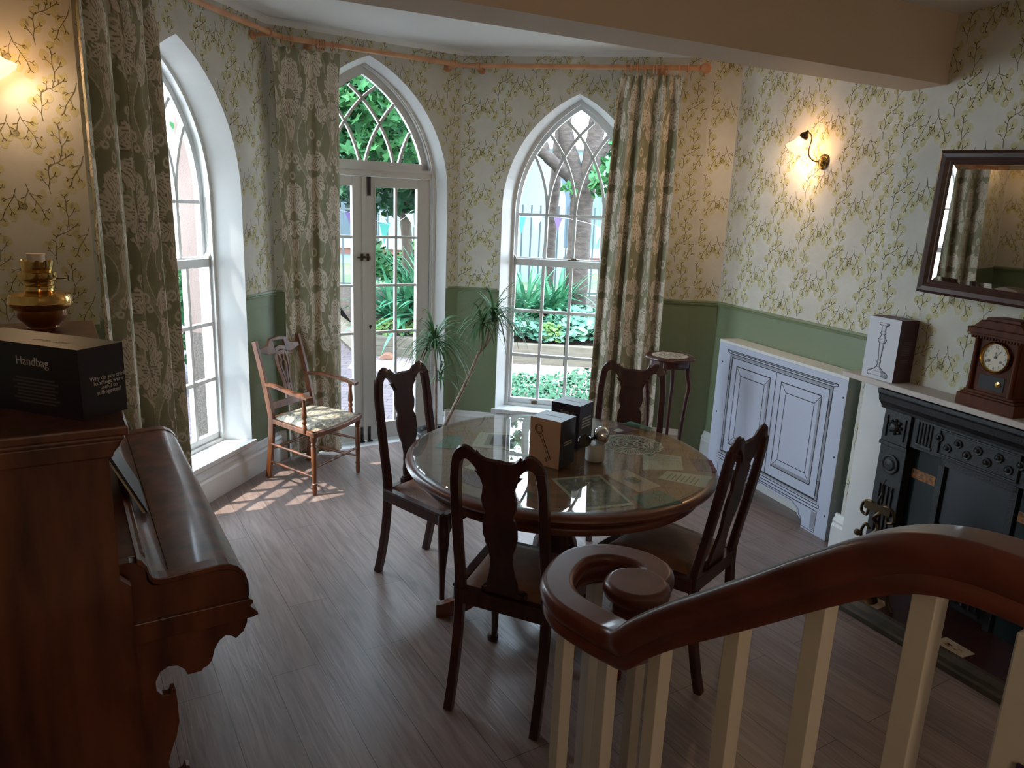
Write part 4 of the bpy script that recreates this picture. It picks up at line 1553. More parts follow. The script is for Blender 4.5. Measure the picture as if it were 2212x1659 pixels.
# white pot with chrome ball and dark disc
mg = thing('white_pot', 'small white cylinder topped with a chrome ball and a dark disc, beside the black box', 'pot', (.352, 2.852, .762))
g = G()
g.lathe([(0, 0), (.038, 0), (.040, .003), (.040, .066), (.037, .069), (0, .069)], n=32)
g.build('body', 'white', mg, smooth=True)
g = G()
g.lathe([(0, -.020), (.018, -.020), (.026, -.012), (.028, 0), (.026, .012), (.018, .020), (0, .020)], (.0, .0, .0), 28, 'x')
g.build('chrome_ball', 'chrome', mg, smooth=True, xf=lambda x, y, z: (x * 1.35 + .020, y * 1.35 + .004, z * 1.35 + .104))
g = G()
g.tube([(-.055, -.012, .075), (-.03, -.008, .088), (.0, .0, .094)], .006, 10)
g.build('link', 'black_gloss', mg, smooth=True)
g = G()
g.lathe([(0, -.007), (.025, -.006), (.028, 0), (.025, .006), (0, .007)], (-.048, -.022, .086), 26, 'y')
g.build('disc', 'black_gloss', mg, smooth=True)

# ------------------------------------------------------------------ armchair beside the garden door
def ang_to(ax, ay, bx, by):
    return math.atan2(by - ay, bx - ax)
AC = ((-1.189 - 1.016 - 1.555 - 1.36) / 4, (4.194 + 4.615 + 4.438 + 4.82) / 4)
ac = thing('armchair', 'brown wooden armchair with pierced splat and pale tapestry seat in front of the curtain', 'armchair', (AC[0] + .016, AC[1] - .025, 0), ang_to(-1.189, 4.194, -1.016, 4.615))
# local x along the front (left to right seen from the front is reversed), local -y is the front
acf = lambda x, y: Matrix.Rotation(-ang_to(-1.189, 4.194, -1.016, 4.615), 2) @ Vector((x - AC[0], y - AC[1]))
f1, f2, b1_, b2_ = acf(-1.189, 4.194), acf(-1.016, 4.615), acf(-1.545, 4.45), acf(-1.385, 4.80)
def ac_turned(p, z0, z1, prof, name='front_leg'):
    g = G()
    g.lathe([(r, z0 + (z1 - z0) * t) for t, r in prof], (p.x, p.y, 0), 14)
    return g.build(name, 'oak', ac, smooth=True)
legp = [(0, .0), (0, .011), (.02, .013), (.10, .015), (.16, .013), (.17, .017), (.20, .017), (.21, .013), (.5, .016), (.82, .018), (.84, .014), (.86, .019), (.89, .014), (.92, .020), (1, .020), (1, 0)]
for p in (f1, f2):
    ac_turned(p, 0, .375, legp)
armp = [(0, 0), (0, .014), (.22, .014), (.25, .009), (.30, .015), (.36, .015), (.40, .010), (.46, .017), (.60, .015), (.85, .009), (.93, .013), (1, .013), (1, 0)]
ZA = .60
am = {}
for k, (pf, pb) in enumerate(((f1, b1_), (f2, b2_))):
    q = pf.lerp(pb, .16)
    q = Vector((q.x + (.012 if k else -.012), q.y))
    am[k] = q
    ac_turned(q, .38, ZA, armp, 'arm_post')
def backy(z):
    if z < .40:
        return .045 * ((.40 - z) / .40) ** 1.5
    return .12 * ((z - .40) / .50) ** 1.2
for k, p in enumerate((b1_, b2_)):
    g = G()
    sgn = 1 if k else -1
    path = [(p.x, p.y - .03 + backy(z), z) for z in [.88 * i / 22 for i in range(23)]]
    g.sweep(path, [(-.013, -.019), (.013, -.019), (.013, .019), (-.013, .019)], up=(0, 1, 0), scale=[1 - .2 * abs(i / 22 - .45) for i in range(23)])
    g.build('back_post', 'oak', ac, bevel=.003)
xl, xr = min(b1_.x, b2_.x), max(b1_.x, b2_.x)
ym = (b1_.y + b2_.y) / 2 - .03
def back_y(x):
    t = (x - b1_.x) / (b2_.x - b1_.x)
    return b1_.y + (b2_.y - b1_.y) * t - .03
cx_ = (xl + xr) / 2
g = G()
W2 = (xr - xl) / 2
Tp, Bt = [], []
for k in range(31):
    u_ = -1 + 2 * k / 30
    x = cx_ + u_ * W2 * .93
    zt = .845 + .012 * cos(u_ * PI) + (.030 if abs(u_) < .42 else .030 * max(0, 1 - (abs(u_) - .42) * 9))
    Tp.append((x, zt))
    Bt.append((x, .795 + .010 * cos(u_ * PI * 2)))
holeT = [(x, z) for x, z in Tp if abs(x - cx_) < W2 * .30]
for seg in ([k for k in range(31) if (Tp[k][0] - cx_) <= -W2 * .24], [k for k in range(31) if (Tp[k][0] - cx_) >= W2 * .24]):
    g.strip([Tp[k] for k in seg], [Bt[k] for k in seg], -.009, .009)
mids = [k for k in range(31) if abs(Tp[k][0] - cx_) <= W2 * .30]
g.strip([Tp[k] for k in mids], [(Tp[k][0], Tp[k][1] - .020) for k in mids], -.009, .009)
g.strip([(Bt[k][0], Bt[k][1] + .028) for k in mids], [Bt[k] for k in mids], -.009, .009)
g.build('crest_rail', 'oak', ac, xf=lambda x, y, z: (x, back_y(x) + backy(z) + y, z), bevel=.002)
# pierced splat: four uprights that part and meet
g = G()
def rib(pts, w=.006):
    P_ = smoothpath([(x, 0, z) for x, z in pts], 5)
    g.strip([(p.x - w, p.z) for p in P_], [(p.x + w, p.z) for p in P_], -.006, .006)
for s_ in (-1, 1):
    rib([(cx_ + s_ * .036, .80), (cx_ + s_ * .046, .755), (cx_ + s_ * .044, .70), (cx_ + s_ * .030, .63), (cx_ + s_ * .024, .56), (cx_ + s_ * .028, .50)], .0075)
    rib([(cx_ + s_ * .012, .80), (cx_ + s_ * .018, .77), (cx_ + s_ * .010, .745), (cx_ + s_ * .024, .715), (cx_ + s_ * .016, .66), (cx_ + s_ * .006, .58), (cx_ + s_ * .009, .50)], .0065)
rib([(cx_ - .032, .725), (cx_, .728), (cx_ + .032, .725)], .004)
g.strip([(cx_ - .034, .80), (cx_ - .030, .775)], [(cx_ + .034, .80), (cx_ + .030, .775)], -.006, .006)
g.strip([(cx_ - .030, .590), (cx_ - .028, .575)], [(cx_ + .030, .590), (cx_ + .028, .575)], -.006, .006)
g.strip([(cx_ - .036, .520), (cx_ - .040, .495)], [(cx_ + .036, .520), (cx_ + .040, .495)], -.007, .007)
g.build('splat', 'oak', ac, xf=lambda x, y, z: (x, back_y(x) + backy(z) + y, z), bevel=.0015)
g = G()
g.strip([(xl, .50), (xl, .455)], [(xr, .50), (xr, .455)], -.009, .009)
g.build('back_rail', 'oak', ac, xf=lambda x, y, z: (x, back_y(x) + backy(z) + y, z), bevel=.002)
for k, (pf, pb) in enumerate(((f1, b1_), (f2, b2_))):
    sgn = 1 if k else -1
    a = Vector((pb.x, pb.y - .03 + backy(ZA), ZA + .020))
    b = Vector((am[k].x, am[k].y - .02, ZA + .008))
    pts = smoothpath([a, a.lerp(b, .3) + Vector((sgn * .012, 0, .012)), a.lerp(b, .7) + Vector((sgn * .018, 0, .006)), b, b + (b - a).normalized() * .03 + Vector((0, 0, -.006))], 5)
    g = G()
    n = len(pts)
    g.sweep(pts, [(-1, -1), (1, -1), (1, .6), (.6, 1), (-.6, 1), (-1, .6)], scale=[(.013 + .010 * min(1, i / n * 1.1), .010) for i in range(n)])
    g.build('arm', 'oak', ac, smooth=True)
# seat
g = G()
SQ = [f1 + Vector((-.022, -.022)), f2 + Vector((.022, -.022)), b2_ + Vector((.0, .0)), b1_ + Vector((.0, .0))]
for i in range(4):
    a, b = SQ[i], SQ[(i + 1) % 4]
    n_ = Vector((-(b - a).y, (b - a).x)).normalized() * .030
    bow = -.03 if i == 0 else 0
    A_ = [a.lerp(b, t) + Vector((0, bow * sin(PI * t))) for t in [k / 8 for k in range(9)]]
    B_ = [p + n_ for p in A_]
    g.strip([(p.x, p.y) for p in A_], [(p.x, p.y) for p in B_], .372, .402, 'xy')
g.build('seat_frame', 'oak', ac, bevel=.003)
g = G()
n = 14
vs, fs = [], []
for j in range(n + 1):
    for i in range(n + 1):
        u_, v_ = .04 + .92 * i / n, .05 + .90 * j / n
        a, b = SQ[0].lerp(SQ[1], u_), SQ[3].lerp(SQ[2], u_)
        p = a.lerp(b, v_) + Vector((0, -.03 * sin(PI * u_) * (1 - v_)))
        e_ = min(i, n - i, j, n - j) / n
        vs.append((p.x, p.y, .398 + .030 * min(1, e_ * 6) ** .6 + .012 * sin(PI * u_) * sin(PI * v_)))
for j in range(n):
    for i in range(n):
        a = j * (n + 1) + i
        fs.append((a, a + 1, a + n + 2, a + n + 1))
g.add(vs, fs)
g.build('seat', 'seat_fabric', ac, smooth=True)
def stretch_(a, b, z, z2=None, turned=False):
    z2 = z if z2 is None else z2
    n = 30
    pts, rr = [], []
    for i in range(n + 1):
        t = i / n
        pts.append((a.x + (b.x - a.x) * t, a.y + (b.y - a.y) * t, z + (z2 - z) * t))
        r = .0065 + .003 * sin(PI * t)
        if turned:
            r = .0075 + .0045 * max(0, cos((t - .5) * 40)) * (abs(t - .5) < .22)
        rr.append(r)
    g = G()
    g.tube(pts, rr, 10)
    g.build('stretcher', 'oak', ac, smooth=True)
for z in (.115, .235):
    stretch_(f1, b1_ + Vector((0, 0)), z)
    stretch_(f2, b2_, z)
stretch_(f1, f2, .175, turned=True)
stretch_(b1_, b2_, .19)

# ------------------------------------------------------------------ plant stand with doily
ps = thing('plant_stand', 'tall round dark mahogany plant stand between the curtain and the white cabinet cover', 'plant stand', (1.005, 4.61, 0))
ZS = .875
g = G()
g.lathe([(0, ZS - .02), (.150, ZS - .02), (.160, ZS - .012), (.158, ZS - .003), (.150, ZS), (.148, ZS - .003), (0, ZS - .003)], n=48)
g.build('top', 'mahogany', ps, smooth=True)
g = G()
g.lathe([(.10, ZS - .02), (.128, ZS - .02), (.128, ZS - .062), (.122, ZS - .068), (.10, ZS - .068)], n=40)
g.build('apron', 'mahogany', ps, smooth=True)
for k in range(4):
    a = PI / 4 + PI / 2 * k + .35
    pts = smoothpath([(.115, 0, ZS - .03), (.122, 0, ZS - .12), (.138, 0, ZS - .19), (.128, 0, ZS - .27), (.112, 0, .40), (.108, 0, .25), (.112, 0, .12), (.125, 0, .03), (.135, 0, 0)], 4)
    rr = [.017 - .008 * min(1, i / len(pts) * 1.3) + .003 * (i > len(pts) - 5) for i in range(len(pts))]
    g = G()
    g.tube([(p.x * cos(a), p.x * sin(a), p.z) for p in pts], rr, 10, up=(0, 1, 0))
    g.build('leg', 'mahogany', ps, smooth=True)
doily('lace_doily', 'small cream lace doily on top of the tall plant stand', (1.005, 4.61), .115, ZS + .001, 2)

# ------------------------------------------------------------------ potted dragon tree
pt = (-.52, 4.93)
pl = thing('potted_dragon_tree', 'tall potted dragon tree with thin canes in a black pot in the bay corner', 'potted plant', (pt[0], pt[1], 0))
g = G()
g.lathe([(0, 0), (.10, 0), (.125, .16), (.135, .19), (.145, .20), (.14, .21), (.12, .205), (.115, .18), (0, .178)], n=28)
g.build('pot', 'pot_black', pl, smooth=True)
g = G()
g.lathe([(0, .178), (.118, .182), (.0, .19)], n=20)
g.build('soil', 'soil', pl)
def W(x, y, z):
    return Vector((x - pt[0], y - pt[1], z))
def crown(pos, n, L, seed, droop=1.0):
    r = random.Random(seed)
    g = G()
    for i in range(n):
        a = r.uniform(0, 2 * PI)
        el = r.uniform(-.1, 1.35)
        l = L * r.uniform(.65, 1.1)
        w = r.uniform(.0045, .0075)
        p = Vector(pos) + Vector((0, 0, r.uniform(-.06, .02)))
        d_ = Vector((cos(a) * cos(el), sin(a) * cos(el), sin(el)))
        pts = []
        steps = 9
        for k in range(steps + 1):
            pts.append(p.copy())
            p = p + d_ * (l / steps)
            d_ = (d_ + Vector((0, 0, -.26 * droop))).normalized()
        side = Vector((-sin(a), cos(a), 0))
        vs, fs = [], []
        for k, q in enumerate(pts):
            ww = w * (1 - (k / steps) ** 2.2) + .0004
            vs += [q - side * ww, q + side * ww + Vector((0, 0, .001))]
        for k in range(steps):
            fs.append((2 * k, 2 * k + 1, 2 * k + 3, 2 * k + 2))
        g.add(vs, fs)
    return g.build('leaf_crown', 'strap_leaf', pl)
c1_ = smoothpath([W(-.52, 4.92, .18), W(-.525, 4.93, .40), W(-.53, 4.95, .62), W(-.545, 4.95, .80)], 6)
g = G()
g.tube(c1_, [.012 - .004 * i / len(c1_) for i in range(len(c1_))], 8, up=(0, 1, 0))
g.build('cane', 'cane', pl, smooth=True)
crown(W(-.545, 4.95, .84), 110, .40, 1)
crown(W(-.50, 4.95, .62), 26, .22, 9)
c2_ = smoothpath([W(-.49, 4.92, .18), W(-.40, 4.94, .38), W(-.32, 4.97, .56), W(-.235, 5.0, .77)], 6)
g = G()
g.tube(c2_, [.014 - .003 * i / len(c2_) for i in range(len(c2_))], 8, up=(0, 1, 0))
for tgt in (W(-.225, 5.0, .97), W(-.17, 5.0, .98), W(-.12, 5.02, 1.02)):
    pth = smoothpath([W(-.235, 5.0, .76), (W(-.235, 5.0, .76) + tgt) / 2 + Vector((.012, 0, -.03)), tgt], 5)
    g.tube(pth, .007, 8, up=(0, 1, 0))
g.build('cane', 'cane', pl, smooth=True)
crown(W(-.225, 5.0, .98), 50, .30, 3)
crown(W(-.15, 5.02, 1.04), 75, .38, 4)

# ------------------------------------------------------------------ radiator cabinet cover with the printed cupboard
def rthing(name, label, cat, x, y, z=0, group=None):
    p = rw(x, y, z)
    return thing(name, label, cat, tuple(p), A_W, group)
rc = rthing('cabinet_cover', 'white radiator cover printed with a line drawing of a two door cupboard', 'radiator cover', 0, 0)
X0, X1 = -1.165, 0.0
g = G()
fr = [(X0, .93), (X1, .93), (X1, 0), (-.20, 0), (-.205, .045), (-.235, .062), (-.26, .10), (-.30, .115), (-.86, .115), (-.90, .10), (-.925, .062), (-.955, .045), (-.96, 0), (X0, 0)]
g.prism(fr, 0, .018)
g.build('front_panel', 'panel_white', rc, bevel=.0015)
g = G()
g.box(X0, X1, .0, .150, .93, .948)
g.build('top', 'white', rc, bevel=.002)
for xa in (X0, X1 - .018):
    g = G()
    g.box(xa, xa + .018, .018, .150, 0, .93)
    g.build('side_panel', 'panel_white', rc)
g = G()
def pline(pts, w=.0026, close=True, k=0):
    P_ = [Vector(p) for p in pts]
    if close:
        P_.append(P_[0])
    g.mi(k)
    for a, b in zip(P_, P_[1:]):
        n_ = (b - a)
        n_ = Vector((-n_.y, n_.x)).normalized() * w
        e_ = (b - a).normalized() * w
        a2, b2 = a - e_, b + e_
        g.poly([(a2.x + n_.x, -.0008, a2.y + n_.y), (a2.x - n_.x, -.0008, a2.y - n_.y), (b2.x - n_.x, -.0008, b2.y - n_.y), (b2.x + n_.x, -.0008, b2.y + n_.y)])
def R4(a, b, c, d):
    return [(a, c), (b, c), (b, d), (a, d)]
xa, xb = -1.03, -.10
g.mi(1)
for (a, b, c, d) in ((xb - .018, xb - .004, .20, .86), (xa + .01, xa + .018, .20, .86), (xa, xb, .855, .868), (xa, xb, .186, .200)):
    g.quad((a, -.0005, c), (b, -.0005, c), (b, -.0005, d), (a, -.0005, d))
pline([(xa - .035, .892), (xb + .035, .892), (xb + .03, .880), (xb, .872), (xa, .872), (xa - .03, .880)])
pline([(xa, .884), (xb, .884)], close=False)
pline(R4(xa, xb, .20, .872))
pline(R4(xa + .022, xb - .022, .205, .850))
pline([((xa + xb) / 2, .205), ((xa + xb) / 2, .850)], close=False)
for (a, b) in ((xa + .075, (xa + xb) / 2 - .05), ((xa + xb) / 2 + .05, xb - .075)):
    pline(R4(a, b, .27, .80), .0028)
    pline(R4(a + .05, b - .05, .325, .745), .0022)
    for (p, q) in (((a, .80), (a + .05, .745)), ((b, .80), (b - .05, .745)), ((a, .27), (a + .05, .325)), ((b, .27), (b - .05, .325))):
        pline([p, q], .0018, False)
    g.mi(1)
    g.poly([(b, -.0004, .27), (b, -.0004, .80), (b - .02, -.0004, .77), (b - .02, -.0004, .30)])
    g.poly([(a, -.0004, .27), (b, -.0004, .27), (b - .03, -.0004, .292), (a + .03, -.0004, .292)])
pline([(xa - .02, .178), (xb + .02, .178), (xb + .02, .160), (xa - .02, .160)])
pline([(xa - .005, .140), (xb + .005, .140)], close=False)
foot = [(xb + .012, .140), (xb + .010, .012), (xb - .10, .012), (xb - .105, .060), (xb - .125, .068), (xb - .135, .10), (xb - .20, .128), (xa + .20, .128), (xa + .135, .10), (xa + .125, .068), (xa + .105, .060), (xa + .10, .012), (xa - .010, .012), (xa - .012, .140)]
pline(foot, .0018, False)
g.mi(1)
g.poly([(xb + .010, -.0004, .02), (xb + .010, -.0004, .13), (xb - .03, -.0004, .13), (xb - .03, -.0004, .02)])
for xx in (xa + .010, xb - .012):
    for zz in (.74, .27):
        pline(R4(xx - .006, xx + .006, zz - .045, zz + .045), .0014)
g.mi(0)
for (a, c) in ((-.020, .83), (-.022, .49), (-.024, .14), (-1.112, .80), (-1.118, .45)):
    g.poly([(a + .006 * cos(t), -.0009, c + .006 * sin(t)) for t in [PI * k / 6 for k in range(12)]])
g.build('printed_cupboard', ['print_ink', 'print_grey'], rc)

# ------------------------------------------------------------------ fireplace (right wall frame: x towards the camera, y into the wall)
MZ = 1.012
fpx = rthing('fireplace', 'white mantelpiece with a black cast iron fireplace insert on the right wall', 'fireplace', .7, 0)
D = .7
FX0, FX1 = .145 - D, 1.52 - D
g = G()
g.box(.10 - D, 1.62 - D, -.150, 0, MZ - .026, MZ)
g.build('mantel_shelf', 'cream_paint', fpx, bevel=.003)
g = G()
g.box(FX0, FX0 + .22, -.035, 0, 0, MZ - .026)
g.box(FX1 - .22, FX1, -.035, 0, 0, MZ - .026)
g.box(FX0 + .22, FX1 - .22, -.035, 0, .96, MZ - .026)
g.build('surround', 'white', fpx)
IX0, IX1 = .335 - D, 1.33 - D
jw = .155
def iron(name, fn):
    g = G()
    fn(g)
    return g.build(name, 'iron', fpx, bevel=.003)
for xj in (IX0, IX1 - jw):
    def jam(g, xj=xj):
        g.box(xj, xj + jw, -.075, -.0, 0, .70)
        g.box(xj - .006, xj + jw + .006, -.083, 0, .695, .715)
        g.box(xj, xj + jw, -.080, 0, .715, .875)
        g.box(xj + .02, xj + .03, -.088, -.07, .74, .85)
        g.box(xj + jw - .03, xj + jw - .02, -.088, -.07, .74, .85)
        for k in range(4):
            g.box(xj + .035 + k * .025, xj + .045 + k * .025, -.083, -.07, .09, .50)
        g.box(xj - .01, xj + jw + .01, -.09, 0, 0, .08)
        g.lathe([(.050, -.075), (.050, -.084), (.040, -.086), (.034, -.080), (.026, -.088), (0, -.092)], (xj + jw / 2, 0, .61), 20, 'y')
        g.lathe([(.024, -.08), (.024, -.092), (.015, -.102), (0, -.106)], (xj + jw / 2, 0, .80), 20, 'y')
        for k in range(8):
            a = 2 * PI * k / 8
            g.lathe([(.009, -.078), (.008, -.090), (0, -.094)], (xj + jw / 2 + .032 * cos(a), 0, .80 + .032 * sin(a)), 8, 'y')
    iron('jamb', jam)
def frz(g):
    a, b = IX0 + jw, IX1 - jw
    g.box(a, b, -.066, 0, .725, .875)
    g.box(a + .03, a + .12, -.072, -.06, .74, .755)
    for k in range(5):
        g.box(a + .03 + k * .018, a + .04 + k * .018, -.072, -.06, .755, .86)
        g.box(b - .04 - k * .018, b - .03 - k * .018, -.072, -.06, .755, .86)
    g.box(a + .15, b - .15, -.074, -.06, .74, .748)
    g.box(a + .15, b - .15, -.074, -.06, .852, .860)
    g.box(a + .15, a + .158, -.074, -.06, .74, .86)
    g.box(b - .158, b - .15, -.074, -.06, .74, .86)
    c = (a + b) / 2
    for k in range(9):
        t = (k - 4) * .048
        g.lathe([(.022, -.06), (.020, -.074), (.010, -.070), (.008, -.080), (0, -.082)], (c + t, 0, .80 + .018 * cos(k * PI)), 12, 'y')
iron('frieze', frz)
def crn(g):
    g.prism([(-.0, .875), (-.088, .875), (-.092, .89), (-.112, .915), (-.118, .945), (-.128, .955), (-.128, .975), (0, .975)], IX0 - .02, IX1 + .02, 'yz')
iron('cornice', crn)
g = G()
a, b = IX0 + jw, IX1 - jw
for xx in (a, b - .155):
    g = G()
    g.box(xx, xx + .155, -.03, .0, .04, .725)
    g.build('tile_panel', 'green_tile', fpx)
for xx in (a + .012, b - .143):
    g = G()
    g.box(xx, xx + .131, -.034, -.028, .575, .62)
    g.build('amber_tile', 'amber_tile', fpx)
g = G()
g.strip([(a + .155, .725), (a + .155, .04)], [(a + .185, .695), (a + .185, .04)], -.045, .0)
g.strip([(b - .155, .725), (b - .155, .04)], [(b - .185, .695), (b - .185, .04)], -.045, .0)
g.box(a + .155, b - .155, -.045, 0, .69, .725)
g.build('inner_frame', 'iron', fpx)
g = G()
c_ = (a + b) / 2
hood = [(a + .185, .695), (b - .185, .695), (b - .19, .42), (b - .23, .40), (c_ + .09, .41), (c_, .43), (c_ - .09, .41), (a + .23, .40), (a + .19, .42)]
g.prism(hood, -.028, -.018)
g.build('hood', 'hood', fpx)
g = G()
g.box(a + .185, b - .185, -.010, -.004, .04, .695)
g.build('fireback', 'soot', fpx)
g = G()
for k in range(9):
    x = a + .21 + k * (b - a - .42) / 8
    g.box(x - .005, x + .005, -.075, -.063, .10, .26)
g.box(a + .19, b - .19, -.08, -.06, .10, .115)
g.box(a + .19, b - .19, -.08, -.06, .25, .265)
g.build('grate', 'black', fpx)

# hearth with printed tiles and moulded fender (set a little askew as in the room)
hp = Vector((1.565, 3.085, 0))
ha = math.atan2(2.38 - 3.085, 1.92 - 1.565)
hf = thing('hearth', 'low maroon tiled hearth with dark moulded fender and cream pictorial tiles before the fireplace', 'hearth', tuple(hp), ha)
g = G()
g.box(.0, 1.3, .05, .44, 0, .052)
g.build('slab', 'maroon', hf)
fpf = [(-.004, 0), (-.004, .025), (.008, .03), (.012, .05), (.026, .056), (.034, .066), (.050, .070), (.055, .062), (.055, 0)]
g = G()
g.prism(fpf, -.05, 1.35, 'yz')
g.prism([(-.05 + y, z) for y, z in fpf], 0, .44, 'xz')
g.build('fender', 'fender', hf, bevel=.002)
for i, (x, y, r_) in enumerate(((.07, .11, .10), (.47, .10, -.06), (.80, .12, .05), (1.14, .12, 0))):
    s_ = .055
    g = G()
    c, s2 = cos(rad(r_ * 60)), sin(rad(r_ * 60))
    sq = [(-s_ * 1.15, -s_), (s_ * 1.15, -s_), (s_ * 1.15, s_), (-s_ * 1.15, s_)]
    pts = [(x + p * c - q * s2, y + p * s2 + q * c) for p, q in sq]
    g.prism(pts, .0525, .0555, 'xy')
    tl = g.build('picture_tile', 'cream_tile', hf)
    g = G()
    rr = random.Random(i)
    for k in range(7):
        cx2, cy2 = x + rr.uniform(-.028, .028), y + rr.uniform(-.022, .022)
        g.poly([(cx2 + rr.uniform(.006, .013) * cos(t), cy2 + rr.uniform(.003, .008) * sin(t), .0558) for t in [2 * PI * j / 9 for j in range(9)]])
    g.build('picture', 'red_print', tl)

# brass companion set / fire dog seen over the handrail
fd = thing('fire_dog', 'ornate dark brass fire dog with twisted stem and curling finial standing on the hearth', 'fire dog', tuple(rw(.64, -.36, .053)), rad(-60))
fd.scale = (1.15, 1.15, 1.25)
g = G()
tw = []
for k in range(60):
    z = .05 + .30 * k / 59
    tw.append((.010 * cos(z * 90), .010 * sin(z * 90), z))
g.tube(tw, .008, 8, up=(0, 1, 0))
g.build('twisted_stem', 'old_brass', fd, smooth=True)
g = G()
g.lathe([(0, 0), (.055, 0), (.050, .015), (.025, .03), (.015, .05), (0, .052)], n=20)
g.build('base', 'old_brass', fd, smooth=True)
g = G()
for s_ in (-1, 1):
    g.tube(smoothpath([(0, 0, .355), (s_ * .03, 0, .375), (s_ * .062, 0, .365), (s_ * .068, 0, .33), (s_ * .045, 0, .32), (s_ * .040, 0, .34)], 5), .006, 8, up=(0, 1, 0))
    g.tube(smoothpath([(0, 0, .24), (s_ * .04, 0, .22), (s_ * .055, 0, .25), (s_ * .040, 0, .285), (s_ * .022, 0, .27)], 5), .006, 8, up=(0, 1, 0))
    g.tube(smoothpath([(0, 0, .10), (s_ * .05, 0, .14), (s_ * .085, 0, .10), (s_ * .10, 0, .03), (s_ * .12, 0, 0)], 5), .008, 8, up=(0, 1, 0))
    g.lathe([(0, -.013), (.010, -.009), (.013, 0), (.010, .009), (0, .013)], (s_ * .07, 0, .24), 12)
g.box(-.055, .055, -.008, .008, .345, .375)
g.build('scrollwork', 'old_brass', fd, smooth=True)
g = G()
g.tube(smoothpath([(0, 0, .36), (-.004, 0, .39), (.008, 0, .42), (.002, 0, .445), (.012, 0, .475)], 5), [.008 - .006 * k / 20 for k in range(21)], 8, up=(0, 1, 0))
g.build('finial', 'black', fd, smooth=True)

# ------------------------------------------------------------------ on the mantel shelf: candlestick box and clock
cb = rthing('candlestick_box', 'white and dark purple display box with a drawing of a candlestick on the mantel shelf', 'box', .385, -.122, MZ)
cw, chh, cd = .190, .300, .110
g = G()
g.mi(0).quad((-cw, 0, 0), (0, 0, 0), (0, 0, chh), (-cw, 0, chh))
g.mi(1)
g.quad((0, 0, 0), (0, cd, 0), (0, cd, chh), (0, 0, chh))
g.quad((0, cd, 0), (-cw, cd, 0), (-cw, cd, chh), (0, cd, chh))
g.quad((-cw, cd, 0), (-cw, 0, 0), (-cw, 0, chh), (-cw, cd, chh))
g.quad((-cw, 0, chh), (0, 0, chh), (0, cd, chh), (-cw, cd, chh))
g.quad((-cw, 0, 0), (-cw, cd, 0), (0, cd, 0), (0, 0, 0))
g.build('carton', ['card_white', 'box_purple'], cb, weld=True)
g = G()
prof = [(.275, .030), (.268, .030), (.262, .016), (.250, .012), (.235, .012), (.225, .016), (.218, .010), (.205, .014), (.195, .026), (.185, .022), (.178, .014), (.13, .010), (.098, .006), (.090, .011), (.082, .011), (.075, .006), (.06, .012), (.045, .030), (.038, .050), (.030, .062), (.018, .062), (.012, .050)]
xc2 = -cw / 2
for s_ in (-1, 1):
    pts = [(xc2 + s_ * r, z) for z, r in prof]
    for p, q in zip(pts, pts[1:]):
        d_ = Vector((q[0] - p[0], q[1] - p[1]))
        n_ = Vector((-d_.y, d_.x)).normalized() * .0018
        g.mi(0).poly([(p[0] + n_.x, -.0008, p[1] + n_.y), (p[0] - n_.x, -.0008, p[1] - n_.y), (q[0] - n_.x, -.0008, q[1] - n_.y), (q[0] + n_.x, -.0008, q[1] + n_.y)])
for z, r in prof[::2]:
    g.mi(0).quad((xc2 - r, -.0007, z - .0007), (xc2 + r, -.0007, z - .0007), (xc2 + r, -.0007, z + .0007), (xc2 - r, -.0007, z + .0007))
g.mi(1)
for (z0_, r0), (z1_, r1) in zip(prof, prof[1:]):
    g.poly([(xc2 + r0 * .35, -.0004, z0_), (xc2 + r0 * .95, -.0004, z0_), (xc2 + r1 * .95, -.0004, z1_), (xc2 + r1 * .35, -.0004, z1_)])
g.build('candlestick_print', ['print_ink', 'print_grey'], cb)
g = G()
bars(g, .022, .088, .13, .20, 8, 3, th=.22)
bars(g, .030, .080, .095, .112, 2, 6, th=.22)
g.build('small_print', 'lettering_dim', cb, xf=lambda x, y, z: (-y, x, z))

ck = rthing('mantel_clock', 'brown wooden mantel clock with a round cream dial on the mantel shelf', 'clock', .865, -.068, MZ)
g = G()
g.box(-.132, .132, -.066, .060, 0, .050)
g.box(-.122, .122, -.060, .058, .050, .060)
g.box(-.112, .112, -.055, .056, .060, .072)
g.build('plinth', 'clock_wood', ck, bevel=.003)
g = G()
g.box(-.100, .100, -.045, .050, .072, .300)
g.build('case', 'clock_wood', ck)
for s_ in (-1, 1):
    g = G()
    g.lathe([(0, .072), (.010, .072), (.011, .085), (.0085, .09), (.0085, .285), (.011, .29), (.011, .30), (0, .30)], (s_ * .090, -.052, 0), 12)
    g.build('column', 'clock_wood', ck, smooth=True)
g = G()
g.box(-.118, .118, -.066, .055, .300, .312)
g.prism([(-.126, .312), (.126, .312), (.130, .336), (-.130, .336)], -.074, .058)
g.prism([(-.118, .336), (.118, .336), (.096, .356), (.085, .368), (-.085, .368), (-.096, .356)], -.060, .054)
g.prism([(-.078, .368), (.078, .368), (.070, .382), (-.070, .382)], -.045, .045)
for k in range(17):
    g.box(-.104 + k * .013 - .004, -.104 + k * .013 + .004, -.072, -.062, .292, .303)
g.build('cornice', 'clock_wood', ck, bevel=.002)
dz = .224
g = G()
g.lathe([(.058, -.045), (.064, -.050), (.065, -.058), (.060, -.062), (.056, -.058), (.055, -.050)], (0, 0, dz), 40, 'y', cap=False)
g.build('bezel', 'brass', ck, smooth=True)
g = G()
g.lathe([(.057, -.046), (.057, -.050), (0, -.050)], (0, 0, dz), 40, 'y')
dl = g.build('dial', 'dial', ck)
for h_ in range(1, 13):
    a = rad(90 - 30 * h_)
    text('numeral', str(h_), .0165, 'black', dl, (.044 * cos(a), -.0507, dz + .044 * sin(a) - .006), (R90, 0, 0), 'CENTER')
